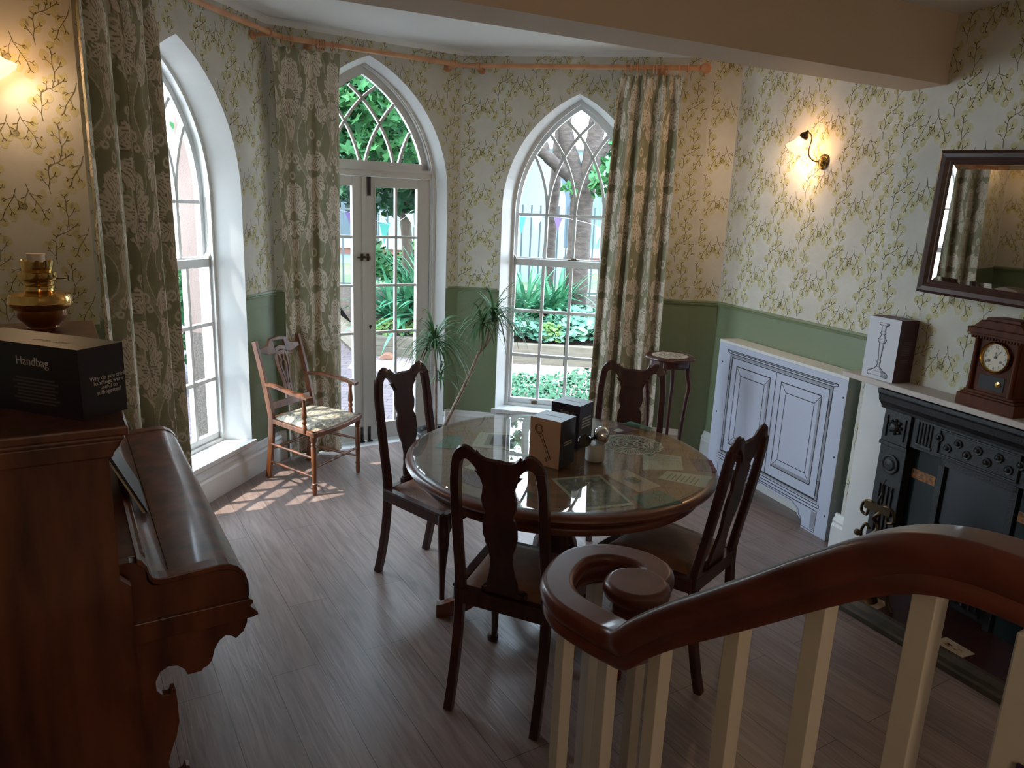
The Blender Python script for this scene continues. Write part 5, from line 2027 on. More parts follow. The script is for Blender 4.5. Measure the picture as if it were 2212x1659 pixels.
for nm_, a, l, w in (('hour_hand', rad(86), .024, .0035), ('minute_hand', rad(52), .040, .0022)):
    g = G()
    d_ = Vector((cos(a), sin(a)))
    n_ = Vector((-d_.y, d_.x))
    o_ = Vector((0, dz))
    pts = [o_ - d_ * .006 + n_ * .001, o_ + d_ * l * .6 + n_ * w * .5, o_ + d_ * l * .75 + n_ * w, o_ + d_ * l, o_ + d_ * l * .75 - n_ * w, o_ + d_ * l * .6 - n_ * w * .5, o_ - d_ * .006 - n_ * .001]
    g.poly([(p.x, -.0525, p.y) for p in pts])
    if nm_ == 'hour_hand':
        g.lathe([(.005, -.051), (.005, -.054), (0, -.054)], (0, 0, dz), 14, 'y')
    g.build(nm_, 'black', dl)
for x in (-.026, .026):
    g = G()
    g.lathe([(.0055, -.0508), (.0055, -.0516), (0, -.0516)], (x, 0, dz - .016), 14, 'y')
    g.build('winding_hole', 'black', dl)
g = G()
g.box(-.055, .055, -.0475, -.045, .086, .145)
g.build('pendulum_window', 'soot', ck)
g = G()
g.lathe([(0, -.052), (.012, -.050), (.013, -.048), (.012, -.047), (0, -.047)], (.032, 0, .115), 20, 'y')
g.build('pendulum_bob', 'brass', ck, smooth=True)

# ------------------------------------------------------------------ mirror
ml, mt_, mb = .365, 2.083, 1.448
mr_ = rthing('wall_mirror', 'rectangular wall mirror in a dark brown moulded frame above the mantel shelf', 'mirror', .48, -.160, 1.765)
MW, MH = .90, .605
fw_ = .058
prf = [(0, 0), (0, .012), (.012, .024), (.03, .022), (.044, .012), (.050, .014), (.058, .008), (.058, 0)]
g = G()
cor = [(0, -MH / 2), (MW, -MH / 2), (MW, MH / 2), (0, MH / 2)]
sg = [(1, 1), (-1, 1), (-1, -1), (1, -1)]
vs = []
for (cx3, cz3), (sx3, sz3) in zip(cor, sg):
    for (a, b) in prf:
        vs.append((cx3 + sx3 * a, -b, cz3 + sz3 * a))
k = len(prf)
fs = []
for i in range(4):
    for j in range(k):
        fs.append((i * k + j, i * k + (j + 1) % k, ((i + 1) % 4) * k + (j + 1) % k, ((i + 1) % 4) * k + j))
g.add(vs, fs)
g.build('frame', 'mirror_frame', mr_)
g = G()
e_ = fw_ - .002
g.box(e_, MW - e_, -.006, -.004, -MH / 2 + e_, MH / 2 - e_)
bv = .022
o4 = [(e_, -MH / 2 + e_), (MW - e_, -MH / 2 + e_), (MW - e_, MH / 2 - e_), (e_, MH / 2 - e_)]
i4 = [(e_ + bv, -MH / 2 + e_ + bv), (MW - e_ - bv, -MH / 2 + e_ + bv), (MW - e_ - bv, MH / 2 - e_ - bv), (e_ + bv, MH / 2 - e_ - bv)]
for i in range(4):
    j = (i + 1) % 4
    g.quad((o4[i][0], -.0062, o4[i][1]), (o4[j][0], -.0062, o4[j][1]), (i4[j][0], -.0085, i4[j][1]), (i4[i][0], -.0085, i4[i][1]))
g.quad(*[(x, -.0085, z) for x, z in i4])
g.build('mirror_glass', 'mirror', mr_)
mr_.rotation_euler = (rad(2.0), rad(2.2), A_W + rad(8.8))

# ------------------------------------------------------------------ wall lamps
def wall_lamp(name, label, root_loc, rz, watts, mir=1):
    t = thing(name, label, 'wall lamp', root_loc, rz)
    # local x right along the wall, local -y out of the wall
    g = G()
    g.lathe([(0, 0), (.040, 0), (.043, -.006), (.036, -.012), (.030, -.010), (.024, -.018), (.014, -.024), (.012, -.034), (0, -.036)], n=32, axis='y')
    g.build('back_plate', 'brass', t, smooth=True)
    pth = smoothpath([(0, -.03, 0), (-.015, -.055, .000), (-.028, -.085, .025), (-.022, -.10, .065), (-.006, -.105, .105), (-.004, -.11, .135), (-.018, -.118, .152), (-.036, -.122, .148)], 6)
    g = G()
    g.tube([(p.x * mir, p.y, p.z) for p in pth], .0042, 10)
    g.build('arm', 'brass', t, smooth=True)
    ax = Vector((-.62 * mir, -.10, -.78)).normalized()
    base = Vector((-.034 * mir, -.122, .150))
    q = (ax).to_track_quat('Z', 'Y').to_matrix()
    xf = lambda x, y, z: tuple(q @ Vector((x, y, z)) + base)
    g = G()
    g.lathe([(0, -.020), (.006, -.018), (.009, -.004), (.020, .006), (.024, .014), (.026, .030), (.022, .030), (0, .028)], n=24)
    g.build('lamp_holder', 'old_brass', t, smooth=True, xf=xf)
    g = G()
    g.lathe([(.024, .018), (.027, .035), (.031, .055), (.036, .072), (.046, .088), (.053, .100), (.056, .110)], n=48, lobes=lambda i, a: .05 * (i / 6) ** 2 * cos(8 * a), cap=False)
    sh = g.build('lamp_shade', 'shade', t, smooth=True, xf=xf)
    g = G()
    g.lathe([(0, .03), (.010, .032), (.012, .045), (.016, .058), (.014, .072), (0, .080)], n=16)
    g.build('bulb', 'bulb', t, smooth=True, xf=xf)
    lp = base + ax * .085
    L_ = lamp('wall_lamp_light', 'POINT', tuple(lp), watts, (1.0, .66, .40), shadow_soft_size=.022)
    L_.parent = t
    return t
alx = Vector((P0[0], P0[1], 0)) + Vector((-.339, .941, 0)) * .585 + Vector((.941, .339, 0)) * .157
wall_lamp('wall_lamp', 'lit brass wall lamp with a frosted tulip shade on the wall above the cabinet cover', (alx.x, alx.y, 2.085), A_W, 5.5)
lw = facet_pt(N2, A_N, .145, 0, 2.125)
wall_lamp('wall_lamp', 'lit wall lamp with a frosted shade high above the piano and its oil lamp', tuple(lw), A_N, 2.4, -1)

# ------------------------------------------------------------------ upright piano (local x along the case away from the camera, local y towards the room)
pa = math.atan2(PV.y, PV.x)
piano = thing('upright_piano', 'reddish brown upright piano against the left wall, its end towards the stairs', 'piano', tuple(PV * 1.72), pa)
# local: x = along PV from v=1.72, y = left of PV = -PW ; so w = -y
def pw_(w):
    return -w
BK = -.33
V1 = 1.42
g = G()
g.prism([(pw_(BK), 0), (pw_(BK), 1.225), (pw_(.058), 1.225), (pw_(.058), .90), (pw_(.078), .88), (pw_(.078), 0)], 0, .03, 'yz')
g.prism([(pw_(BK), 0), (pw_(BK), 1.225), (pw_(.058), 1.225), (pw_(.058), .90), (pw_(.078), .88), (pw_(.078), 0)], V1 - .03, V1, 'yz')
g.box(.03, V1 - .03, pw_(.045), pw_(BK), .05, 1.225)
g.build('case', 'piano_wood', piano)
g = G()
g.box(-.040, V1 + .04, pw_(.098), pw_(BK), 1.248, 1.27)
g.box(-.028, V1 + .028, pw_(.090), pw_(BK), 1.235, 1.248)
g.prism([(pw_(BK), 1.195), (pw_(BK), 1.236), (pw_(.088), 1.236), (pw_(.080), 1.22), (pw_(.068), 1.205), (pw_(.066), 1.195)], -.018, V1 + .018, 'yz')
g.build('lid', 'piano_wood', piano, bevel=.005)
g = G()
for a, b in ((.05, .46), (.50, .92), (.96, 1.37)):
    g.box(a, b, pw_(.052), pw_(.045), .95, 1.17)
    g.box(a + .03, b - .03, pw_(.056), pw_(.05), .98, 1.14)
g.build('front_panel', 'piano_wood', piano, bevel=.003)
# key block ends with their moulded outline
cheek = [(.060, .905), (.082, .905), (.098, .900), (.108, .888), (.115, .872), (.116, .850), (.125, .836), (.140, .833), (.280, .838), (.305, .834), (.325, .822), (.338, .800), (.342, .775), (.342, .735), (.060, .735)]
brk = [(.060, .700), (.342, .700), (.340, .672), (.330, .650), (.310, .634), (.300, .645), (.285, .650), (.270, .640), (.258, .620), (.250, .590), (.238, .576), (.228, .574), (.224, .567), (.190, .567), (.184, .585), (.168, .600), (.148, .604), (.128, .594), (.117, .570), (.118, .545), (.130, .528), (.146, .526), (.150, .540),
       (.160, .540), (.163, .500), (.164, .440), (.155, .400), (.140, .360), (.132, .330), (.134, .300), (.150, .285), (.165, .290), (.170, .305), (.180, .300), (.182, .270), (.165, .245), (.120, .235), (.110, .20), (.110, .0), (.060, .0)]
lidtop = [(.098, .912), (.108, .905), (.118, .888), (.122, .868), (.128, .856), (.142, .850), (.16, .849), (.275, .855), (.300, .852), (.322, .840), (.338, .818), (.345, .79), (.345, .76)]
for v0, v1 in ((.070, .105), (1.315, 1.350)):
    g = G()
    g.prism([(pw_(w), z) for w, z in cheek], v0, v1, 'yz')
    g.build('key_block', 'piano_wood', piano)
    g = G()
    L_ = [(pw_(w), z + .004) for w, z in lidtop]
    Rr = [(pw_(w - .002 if z > .86 else w), z - .012) for w, z in lidtop]
    n = len(L_)
    vs = []
    for (a, b), (c, d) in zip(L_, Rr):
        vs += [(v0 - .010, a, b), (v0 - .010, c, d), (v1, a, b), (v1, c, d)]
    fs = []
    for i in range(n - 1):
        o_, p_ = 4 * i, 4 * i + 4
        fs += [(o_, o_ + 1, p_ + 1, p_), (o_ + 2, p_ + 2, p_ + 3, o_ + 3), (o_, p_, p_ + 2, o_ + 2), (o_ + 1, o_ + 3, p_ + 3, p_ + 1)]
    fs += [(0, 2, 3, 1), (4 * n - 4, 4 * n - 3, 4 * n - 1, 4 * n - 2)]
    g.add(vs, fs)
    g.build('edge_moulding', 'piano_wood', piano, bevel=.003)
    g = G()
    g.prism([(pw_(w), z) for w, z in brk], v0 + .005, v1 - .005, 'yz')
    g.build('bracket_leg', 'piano_wood', piano, bevel=.002)
g = G()
g.prism([(pw_(.06), .748), (pw_(.346), .748), (pw_(.354), .742), (pw_(.354), .734), (pw_(.346), .728), (pw_(.350), .722), (pw_(.364), .706), (pw_(.366), .698), (pw_(.350), .694), (pw_(.06), .694)], .058, 1.362, 'yz')
g.build('key_bed', 'piano_wood', piano, bevel=.002)
g = G()
lt = [p for p in lidtop]
P_ = [(pw_(w), z) for w, z in lt] + [(pw_(.335), .76), (pw_(.330), .80), (pw_(.31), .828), (pw_(.275), .840), (pw_(.15), .836), (pw_(.10), .87)]
g.prism(P_[:7] + [(pw_(.165), .849), (pw_(.165), .836), (pw_(.15), .836), (pw_(.10), .87)], .105, 1.315, 'yz')
g.prism([(pw_(.167), .849), (pw_(.275), .855), (pw_(.300), .852), (pw_(.322), .840), (pw_(.338), .818), (pw_(.343), .79), (pw_(.343), .75), (pw_(.330), .75), (pw_(.330), .80), (pw_(.31), .828), (pw_(.275), .840), (pw_(.167), .836)], .105, 1.315, 'yz')
g.build('fallboard', 'piano_wood', piano, smooth=True)
g = G()
g.box(.105, 1.315, pw_(.118), pw_(.045), .868, .905)
g.build('music_ledge', 'piano_wood', piano, bevel=.003)
bkk = thing('sheet_music_book', 'open book with pale pages leaning on the piano above the closed keyboard lid', 'book', tuple(PV * 2.33 + PW * .160 + Vector((0, 0, .8585))), pa)
g = G()
g.prism([(0, 0), (.006, .0), (.096, .20), (.090, .20)], -.14, .14, 'yz')
g.build('cover', 'black', bkk)
g = G()
g.prism([(.007, .0), (.014, .0), (.103, .196), (.097, .196)], -.135, .135, 'yz')
g.build('pages', 'paper', bkk)

# oil lamp
lpv = PV * 3.045 + PW * -.062
ol = thing('oil_lamp', 'brass oil lamp without chimney standing at the far end of the piano top', 'oil lamp', (lpv.x, lpv.y, 1.27), pa)
sc_ = .00107
prof = [(0, 0), (48, 0), (50, 3), (46, 7), (56, 18), (72, 34), (78, 48), (78, 66)]
g = G()
g.lathe([(r * sc_ * .95, z * sc_ * 1.03) for r, z in prof], n=40)
g.build('reservoir', 'amber', ol, smooth=True)
g = G()
g.lathe([(r * sc_ * .95, z * sc_ * 1.03) for r, z in [(76, 60), (84, 68), (98, 78), (100, 84), (96, 88), (95, 100), (90, 110), (78, 114), (52, 117), (45, 122), (44, 128), (48, 130), (48, 136), (44, 139), (46, 143), (46, 149), (43, 152), (56, 156), (60, 163), (57, 176), (58, 180), (40, 182)]], n=40)
g.build('shoulder', 'brass', ol, smooth=True)
g = G()
vs, fs = [], []
n = 48
for j, (r, z) in enumerate(((44, 181), (48, 196), (50, 212))):
    for i in range(n):
        a = 2 * PI * i / n
        zz = z + (5 * (i % 4 in (0, 1)) if j == 2 else 0)
        vs.append((r * sc_ * .95 * cos(a), r * sc_ * .95 * sin(a), zz * sc_ * 1.03))
for j in range(2):
    for i in range(n):
        fs.append((j * n + i, j * n + (i + 1) % n, (j + 1) * n + (i + 1) % n, (j + 1) * n + i))
g.add(vs, fs)
g.build('gallery', 'brass', ol)
g = G()
g.lathe([(0, 180 * sc_ * 1.03), (25 * sc_, 180 * sc_ * 1.03), (25 * sc_, 232 * sc_ * 1.03), (27 * sc_, 233 * sc_ * 1.03), (27 * sc_, 236 * sc_ * 1.03), (0, 236 * sc_ * 1.03)], n=24)
g.build('burner', 'wick', ol, smooth=True)
g = G()
a0 = Vector((cos(rad(-105)), sin(rad(-105)), 0))
b0 = Vector((0, 0, 158 * sc_ * 1.03))
g.tube([b0 + a0 * .055, b0 + a0 * .095 + Vector((0, 0, .004))], .0022, 8)
c0 = b0 + a0 * .095 + Vector((0, 0, .004))
g.tube([c0 - a0 * .003, c0 - a0 * .001, c0 + a0 * .003, c0 + a0 * .004], [.006, .012, .012, .004], 14)
g.build('wick_knob', 'old_brass', ol, smooth=True, weld=True)

# display box titled Handbag on the piano
nb = Vector((-.909, 1.490, 1.27))
ha2 = math.atan2(1.490 - 1.568, -.909 + 1.143)
hb = display_box('handbag_box', 'large dark display box titled Handbag on the near end of the piano top', (nb.x, nb.y), ha2, .36, .115, .155, 1.27, ['box_dark', 'box_dark', 'box_top'])
# its second face recedes towards the lamp
text('lettering', 'Handbag', .027, 'lettering', hb, (-.132, -.0008, .108), (R90, 0, 0), 'CENTER')
g = G()
bars(g, -.195, -.062, .022, .082, 8, 8, th=.25)
g.build('small_print', 'lettering_dim', hb)
text('lettering', 'Why do you think\nhandbags were\nuseful to\nsuffragettes?', .0128, 'lettering', hb, (.0008, .070, .082), (R90, 0, R90), 'CENTER')
text('lettering', 'PICK ME UP', .020, 'lettering', hb, (-.125, .052, .1553), (0, 0, PI), 'CENTER')

# ------------------------------------------------------------------ handrail with volute, balusters and newel
LND = .34
sd = Vector((.53, -.848, 0))
def P6(t, z):
    b = Vector((.558, .870, 0)) - sd * t
    return Vector((b.x, b.y, z))
hr = thing('handrail', 'polished red brown handrail rising from a scrolled volute to a level top rail', 'handrail', (.40, 1.118, .9))
rp0 = Vector((.40, 1.118, .9))
# underside line: volute (flat), easing, rake, gooseneck, level
zu = .825
vol = [(.325, 1.585), (.352, 1.592), (.374, 1.628), (.372, 1.672), (.335, 1.716), (.262, 1.740), (.192, 1.715), (.150, 1.655), (.128, 1.575), (.142, 1.500), (.190, 1.437), (.240, 1.388)]
pts = [Vector((x, y, zu)) for x, y in vol]
pts += [P6(.535, .848), P6(.47, .915), P6(.386, .990), P6(.292, 1.066), P6(.204, 1.138), P6(.147, 1.186), P6(.097, 1.226), P6(.05, 1.262), P6(.0, 1.290), P6(-.05, 1.304), P6(-.11, 1.308), P6(-.25, 1.308), P6(-.55, 1.308)]
half = [(.0, .0), (.029, .0), (.0335, .007), (.032, .018), (.028, .026), (.033, .034), (.0395, .043), (.0415, .055), (.0405, .066), (.037, .0745), (.031, .079), (.027, .080), (.025, .080), (.0, .080)]
rprof = half + [(-a, b) for a, b in half[1:-1]][::-1]
SP = smoothpath(pts, 7)
g = G()
g.sweep([p - rp0 for p in SP], rprof)
g.build('rail', 'rail_wood', hr, smooth=True)
g = G()
g.lathe([(0, 0), (.052, 0), (.060, .007), (.058, .018), (.056, .026), (.064, .036), (.076, .045), (.080, .055), (.079, .066), (.075, .0745), (.069, .079), (.065, .0802), (.063, .0802), (0, .0802)], n=48)
g.build('volute', 'rail_wood', hr, smooth=True, xf=lambda x, y, z: (x + .316 - rp0.x, y + 1.578 - rp0.y, z + zu - rp0.z))
# balusters: square white spindles
bal = None
def baluster(x, y, z0, z1, label):
    global bal
    g = G()
    g.prism([(-.016, -.016), (.016, -.016), (.016, .016), (-.016, .016)], 0, z1 - z0, 'xy')
    if z1 > .9:
        for i, v in enumerate(g.v):
            if v[2] > .1:
                g.v[i] = (v[0], v[1], v[2] + .78 * v[0] * (-1 if z1 < 1.29 else 0))
    o = g.build('baluster', 'cream_paint', bevel=.0015)
    place(o, (x, y, z0), math.atan2(PV.y, PV.x))
    return tag(o, label, 'baluster', 'cream painted square balusters under the handrail')
baluster(.150, 1.522, .17, .828, 'cream square baluster under the left side of the volute, leftmost of the row')
baluster(.233, 1.398, .17, .828, 'cream square baluster under the near bend of the volute, second from the left')
b3 = P6(.465, 0)
baluster(b3.x, b3.y, .17, .922, 'cream square baluster where the handrail starts to climb')
baluster(.236, 1.715, .17, .828, 'cream square baluster hidden behind the second one, glimpsed through the volute')
baluster(.345, 1.640, .17, .828, 'cream square baluster under the scroll of the volute, behind the third one')
for t_, z_, lb in ((.292, 1.066, 'cream square baluster under the lower part of the climbing handrail, left of two'), (.147, 1.186, 'cream square baluster under the upper part of the climbing handrail'), (.0, 1.290, 'cream square baluster under the curved crest of the handrail, beside the newel')):
    p = P6(t_, 0)
    baluster(p.x, p.y, .17 if t_ > .2 else LND, z_ + .002, lb)
nw = thing('newel_post', 'broad cream newel post cut off by the right edge, with a purple notice', 'newel post', tuple(P6(-.170, LND)), math.atan2(PV.y, PV.x))
g = G()
g.box(-.05, .05, -.05, .05, 0, .97)
g.box(-.056, .056, -.056, .056, .0, .12)
g.build('post', 'cream_paint', nw, bevel=.003)
g = G()
g.box(-.042, .020, .0505, .0535, .56, .82)
g.build('notice', 'sign_purple', nw)
# landing and steps below the handrail
g = G()
wr = .96
def slab(v0, v1, w0, w1, z0, z1):
    a, b, c, d = PV * v0 + PW * w0, PV * v1 + PW * w0, PV * v1 + PW * w1, PV * v0 + PW * w1
    g.add([(p.x, p.y, z) for z in (z0, z1) for p in (a, b, c, d)], [(0, 1, 2, 3), (4, 5, 6, 7), (0, 1, 5, 4), (1, 2, 6, 5), (2, 3, 7, 6), (3, 0, 4, 7)])
slab(-1.7, .72, -.34, wr, 0, LND)
slab(.72, 1.03, .05, wr, 0, .17)
struct(g.build('floor_landing', ['floor']))
g = G()
g.lathe([(0, 0), (.20, 0), (.20, .17), (0, .17)], (.25, 1.56, 0), 40)
slab(.98, 1.18, .55, wr + .02, 0, .17)
struct(g.build('floor_step', ['floor']))

# ------------------------------------------------------------------ the garden
GZ = -.12
g = G()
g.quad((-9, -1, GZ - .01), (9, -1, GZ - .01), (9, 24, GZ - .01), (-9, 24, GZ - .01))
struct(g.build('ground', ['soil']))
g = G()
g.poly([(-6, 3.2, GZ), (-2.2, 3.2, GZ), (-1.7, 5.1, GZ), (-.42, 5.75, GZ), (-.35, 7.9, GZ), (-1.9, 8.3, GZ), (-1.95, 8.9, GZ), (-3.3, 12, GZ), (-6, 12, GZ)])
struct(g.build('path', ['paving']))
g = G()
g.poly([(-.42, 5.75, GZ + .003), (1.8, 5.4, GZ + .003), (5, 5.4, GZ + .003), (5, 8.95, GZ + .003), (-1.95, 8.98, GZ + .003), (-1.9, 8.2, GZ + .003), (-.35, 7.85, GZ + .003)])
o = g.build('gravel', ['gravel'])
o['kind'] = 'stuff'
tag(o, 'pale pinkish gravel between the brick paving and the sleeper edged bed', 'gravel')
# raised bed: railway sleepers and soil
def sleeper(a, b, z0, z1, label):
    a, b = Vector((*a, 0)), Vector((*b, 0))
    L_ = (b - a).length
    g = G()
    g.box(0, L_, 0, .12, 0, z1 - z0)
    o = g.build('garden_sleeper', 'sleeper', bevel=.008)
    place(o, (a.x, a.y, z0), math.atan2(b.y - a.y, b.x - a.x))
    return tag(o, label, 'sleeper', 'weathered timber sleepers edging the raised bed')
for i, (xa, xb, w1_) in enumerate(((-1.86, -.55, 'seen through the garden door'), (-.54, .62, 'at the left of the sash window view'), (.63, 2.6, 'at the right of the sash window view'))):
    ya, yb = 8.98 - .06 * (xa + 1.8), 8.98 - .06 * (xb + 1.8)
    sleeper((xa, ya), (xb, yb), GZ, GZ + .125, 'lower weathered sleeper of the bed edge, ' + w1_)
    sleeper((xa, ya + .006), (xb, yb + .006), GZ + .125, GZ + .25, 'upper weathered sleeper of the bed edge, ' + w1_)
sleeper((-3.3, 12.0), (-1.95, 9.0), GZ, GZ + .25, 'weathered sleeper running away from the bed corner along the path')
g = G()
g.poly([(-1.9, 9.05, .09), (3.5, 8.9, .09), (3.5, 10.2, .38), (-2.5, 10.2, .38)])
g.poly([(-2.5, 10.2, .38), (3.5, 10.2, .38), (3.5, 11.6, .45), (-3.2, 11.6, .45)])
o = g.build('bed_soil', ['soil'])
struct(o)
g = G()
g.poly([(-9, 11.6, .42), (9, 11.6, .42), (9, 18, .35), (-9, 18, .35)])
struct(g.build('lawn', ['grass']))

def leafmesh(name, n, place_fn, tmpl, size, mk, label=None, cat=None, parent=None, seed=0, flat=.5, up=.4, group=None):
    """n leaves: template polygon (x, y) laid on random planes at the points place_fn returns"""
    r = np.random.RandomState(seed)
    T_ = np.array(tmpl)
    k = len(T_)
    C = np.array([place_fn(r) for _ in range(n)])
    c0 = C.mean(0)
    nrm = r.normal(size=(n, 3))
    nrm[:, 1] -= flat
    nrm[:, 2] = np.abs(nrm[:, 2]) + up
    nrm /= np.linalg.norm(nrm, axis=1)[:, None]
    a = r.normal(size=(n, 3))
    u_ = np.cross(nrm, a)
    u_ /= np.linalg.norm(u_, axis=1)[:, None]
    v_ = np.cross(nrm, u_)
    s_ = size * r.uniform(.6, 1.25, n)[:, None, None]
    P_ = C[:, None, :] + s_ * (T_[None, :, 0:1] * u_[:, None, :] + T_[None, :, 1:2] * v_[:, None, :]) - c0
    # cup each leaf a little
    P_ = P_ + nrm[:, None, :] * s_ * .18 * ((T_ ** 2).sum(1))[None, :, None]
    me = bpy.data.meshes.new(name)
    me.vertices.add(n * k)
    me.vertices.foreach_set('co', P_.ravel())
    me.loops.add(n * k)
    me.loops.foreach_set('vertex_index', np.arange(n * k))
    me.polygons.add(n)
    me.polygons.foreach_set('loop_start', np.arange(n) * k)
    me.polygons.foreach_set('loop_total', np.full(n, k))
    me.update()
    me.materials.append(MAT[mk])
    o = bpy.data.objects.new(name, me)
    COL.objects.link(o)
    o.location = c0
    if parent:
        o.parent = parent
        o.location = Vector(c0) - parent.location
    elif cat:
        tag(o, label, cat, group)
    return o
maple = []
for i in range(5):
    a = rad(90 + (i - 2) * 62)
    l = (1, .92, .7)[abs(i - 2)]
    for da, f_ in ((-22, .52), (-9, .80), (0, 1.0), (9, .80), (22, .52)):
        maple.append((l * f_ * cos(a + rad(da)), l * f_ * sin(a + rad(da))))
maple.append((0, -.18))
maple = maple[::-1]
oval = [(.0, -1), (.38, -.55), (.5, 0), (.36, .55), (0, 1), (-.36, .55), (-.5, 0), (-.38, -.55)]
roundl = [(cos(t) * (1 + .06 * cos(5 * t)), sin(t) * (1 + .06 * cos(5 * t))) for t in [2 * PI * k / 9 for k in range(9)]]
def ell(cx, cy, cz, rx, ry, rz, shell=.45):
    def f(r):
        while True:
            p = r.uniform(-1, 1, 3)
            d_ = np.linalg.norm(p)
            if shell < d_ < 1:
                return (cx + p[0] * rx, cy + p[1] * ry, cz + p[2] * rz)
    return f
def tree(name, label, cat, base, trunk, crowns, bark='bark', group=None):
    t = thing(name, label, cat, base, 0, group)
    b = Vector(base)
    g = G()
    for pth, r0, r1 in trunk:
        P_ = smoothpath([Vector(p) - b for p in pth], 5)
        g.tube(P_, [r0 + (r1 - r0) * i / len(P_) + .006 * sin(i * 2.1) for i in range(len(P_))], 12, up=(0, 1, 0))
    if trunk:
        g.build('trunk', bark, t, smooth=True)
    for i, (n, fn, tm, sz, mk, sd_) in enumerate(crowns):
        leafmesh('foliage', n, fn, tm, sz, mk, parent=t, seed=sd_)
    return t
tree('maple_tree', 'large leaved maple filling the fanlight above the garden door', 'tree', (-1.5, 10.2, .38), [([(-1.5, 10.2, .38), (-1.52, 10.2, 1.2), (-1.6, 10.1, 2.2), (-1.7, 10.0, 3.2)], .09, .05)],
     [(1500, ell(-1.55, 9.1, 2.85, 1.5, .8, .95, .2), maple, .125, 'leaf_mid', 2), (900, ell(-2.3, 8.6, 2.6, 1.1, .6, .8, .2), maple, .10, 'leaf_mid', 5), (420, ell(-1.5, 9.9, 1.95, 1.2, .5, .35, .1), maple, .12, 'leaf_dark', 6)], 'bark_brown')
tree('evergreen_tree', 'dark bushy tree closing the view behind the maple', 'tree', (-2.6, 13.2, .4), [([(-2.6, 13.2, .4), (-2.6, 13.2, 3)], .12, .08)],
     [(3800, ell(-2.4, 13.0, 3.7, 2.6, .9, 2.2, .1), oval, .16, 'leaf_dark', 8), (700, ell(-4.6, 12.6, 1.8, 1.6, .6, 1.5, .1), oval, .11, 'leaf_mid', 9)])
# forked tree in the right window
tree('forked_tree', 'thick forked grey tree trunk standing in the bed outside the sash window', 'tree', (.83, 10.2, .38),
     [([(.83, 10.2, .36), (.835, 10.2, .9), (.835, 10.2, 1.5), (.84, 10.2, 2.0)], .165, .15), ([(.82, 10.2, 1.9), (.70, 10.2, 2.3), (.58, 10.2, 2.7), (.50, 10.2, 3.2), (.42, 10.25, 3.8)], .13, .07),
      ([(.86, 10.2, 1.9), (.93, 10.2, 2.4), (.98, 10.2, 2.9), (.98, 10.2, 3.3), (1.02, 10.2, 3.9)], .14, .08), ([(.72, 10.2, 2.15), (.45, 10.15, 2.35), (.22, 10.05, 2.52), (-.1, 10.0, 2.75)], .09, .06),
      ([(.96, 10.2, 2.35), (1.20, 10.3, 2.75), (1.38, 10.35, 3.2)], .08, .05), ([(.30, 10.1, 2.5), (.22, 10.1, 2.9), (.25, 10.1, 3.5)], .07, .04)],
     [(80, ell(1.12, 9.8, 2.15, .28, .2, .25, .1), oval, .095, 'leaf_mid', 12), (16, ell(.66, 9.95, 2.03, .14, .1, .10, .1), oval, .085, 'leaf_mid', 14), (90, ell(.60, 10.6, 3.25, .55, .3, .35, .2), maple, .045, 'leaf_mid', 15), (60, ell(.05, 10.2, 2.75, .25, .2, .3, .1), maple, .05, 'leaf_mid', 16), (40, ell(1.25, 10.3, 2.5, .2, .2, .25, .1), oval, .09, 'leaf_mid', 17)])
tree('slim_tree', 'slim grey tree trunk just left of the forked tree', 'tree', (.47, 11.0, .4), [([(.46, 11, .4), (.47, 11, 1.3), (.50, 11, 2.1), (.53, 11, 3.0), (.50, 11, 4)], .10, .06)], [(60, ell(.4, 11.3, 3.6, .6, .3, .4, .2), maple, .05, 'leaf_mid', 18)])
tree('slim_tree', 'pale slim tree trunk behind the railings seen through the garden door', 'tree', (-1.55, 12.6, .4), [([(-1.55, 12.6, .4), (-1.55, 12.6, 1.4), (-1.5, 12.6, 2.6)], .08, .06)], [])

# strap leaved clumps
def strap(label, x, y, z, n, L_, seed, w=.032):
    r = random.Random(seed)
    g = G()
    for i in range(n):
        a = r.uniform(0, 2 * PI)
        el = r.uniform(.5, 1.45)
        p = Vector((r.uniform(-.12, .12), r.uniform(-.08, .08), 0))
        l = L_ * r.uniform(.7, 1.1)
        d_ = Vector((cos(a) * cos(el), sin(a) * cos(el), sin(el)))
        side = Vector((-sin(a), cos(a), 0))
        pts = []
        k = 8
        for j in range(k + 1):
            pts.append(p.copy())
            p = p + d_ * (l / k)
            d_ = (d_ + Vector((0, 0, -.20 * r.uniform(.5, 1.4)))).normalized()
        vs, fs = [], []
        for j, q in enumerate(pts):
            ww = w * (1 - (j / k) ** 2) * (.6 + .4 * min(1, j / 2)) + .001
            vs += [q - side * ww, q + Vector((0, 0, -.004)), q + side * ww]
        for j in range(k):
            fs += [(3 * j, 3 * j + 1, 3 * j + 4, 3 * j + 3), (3 * j + 1, 3 * j + 2, 3 * j + 5, 3 * j + 4)]
        g.add(vs, fs)
    o = g.build('strap_leaf_plant', 'blade_leaf')
    o.location = (x, y, z)
    return tag(o, label, 'plant', 'strap leaved clumps in the raised bed')
strap('big strap leaved clump in the bed, right half of the garden door view', -1.12, 9.65, .22, 130, 1.15, 1, .05)
strap('strap leaved clump at the left of the garden door view', -1.50, 9.6, .20, 80, .9, 2, .042)
strap('strap leaved clump in the bed at the left of the sash window', .10, 9.75, .22, 110, .90, 3)
strap('strap leaved clump in the bed just left of the forked tree', .48, 9.85, .25, 100, .85, 4)
strap('strap leaved clump in the bed right of the forked tree', 1.28, 9.9, .25, 50, .75, 5)
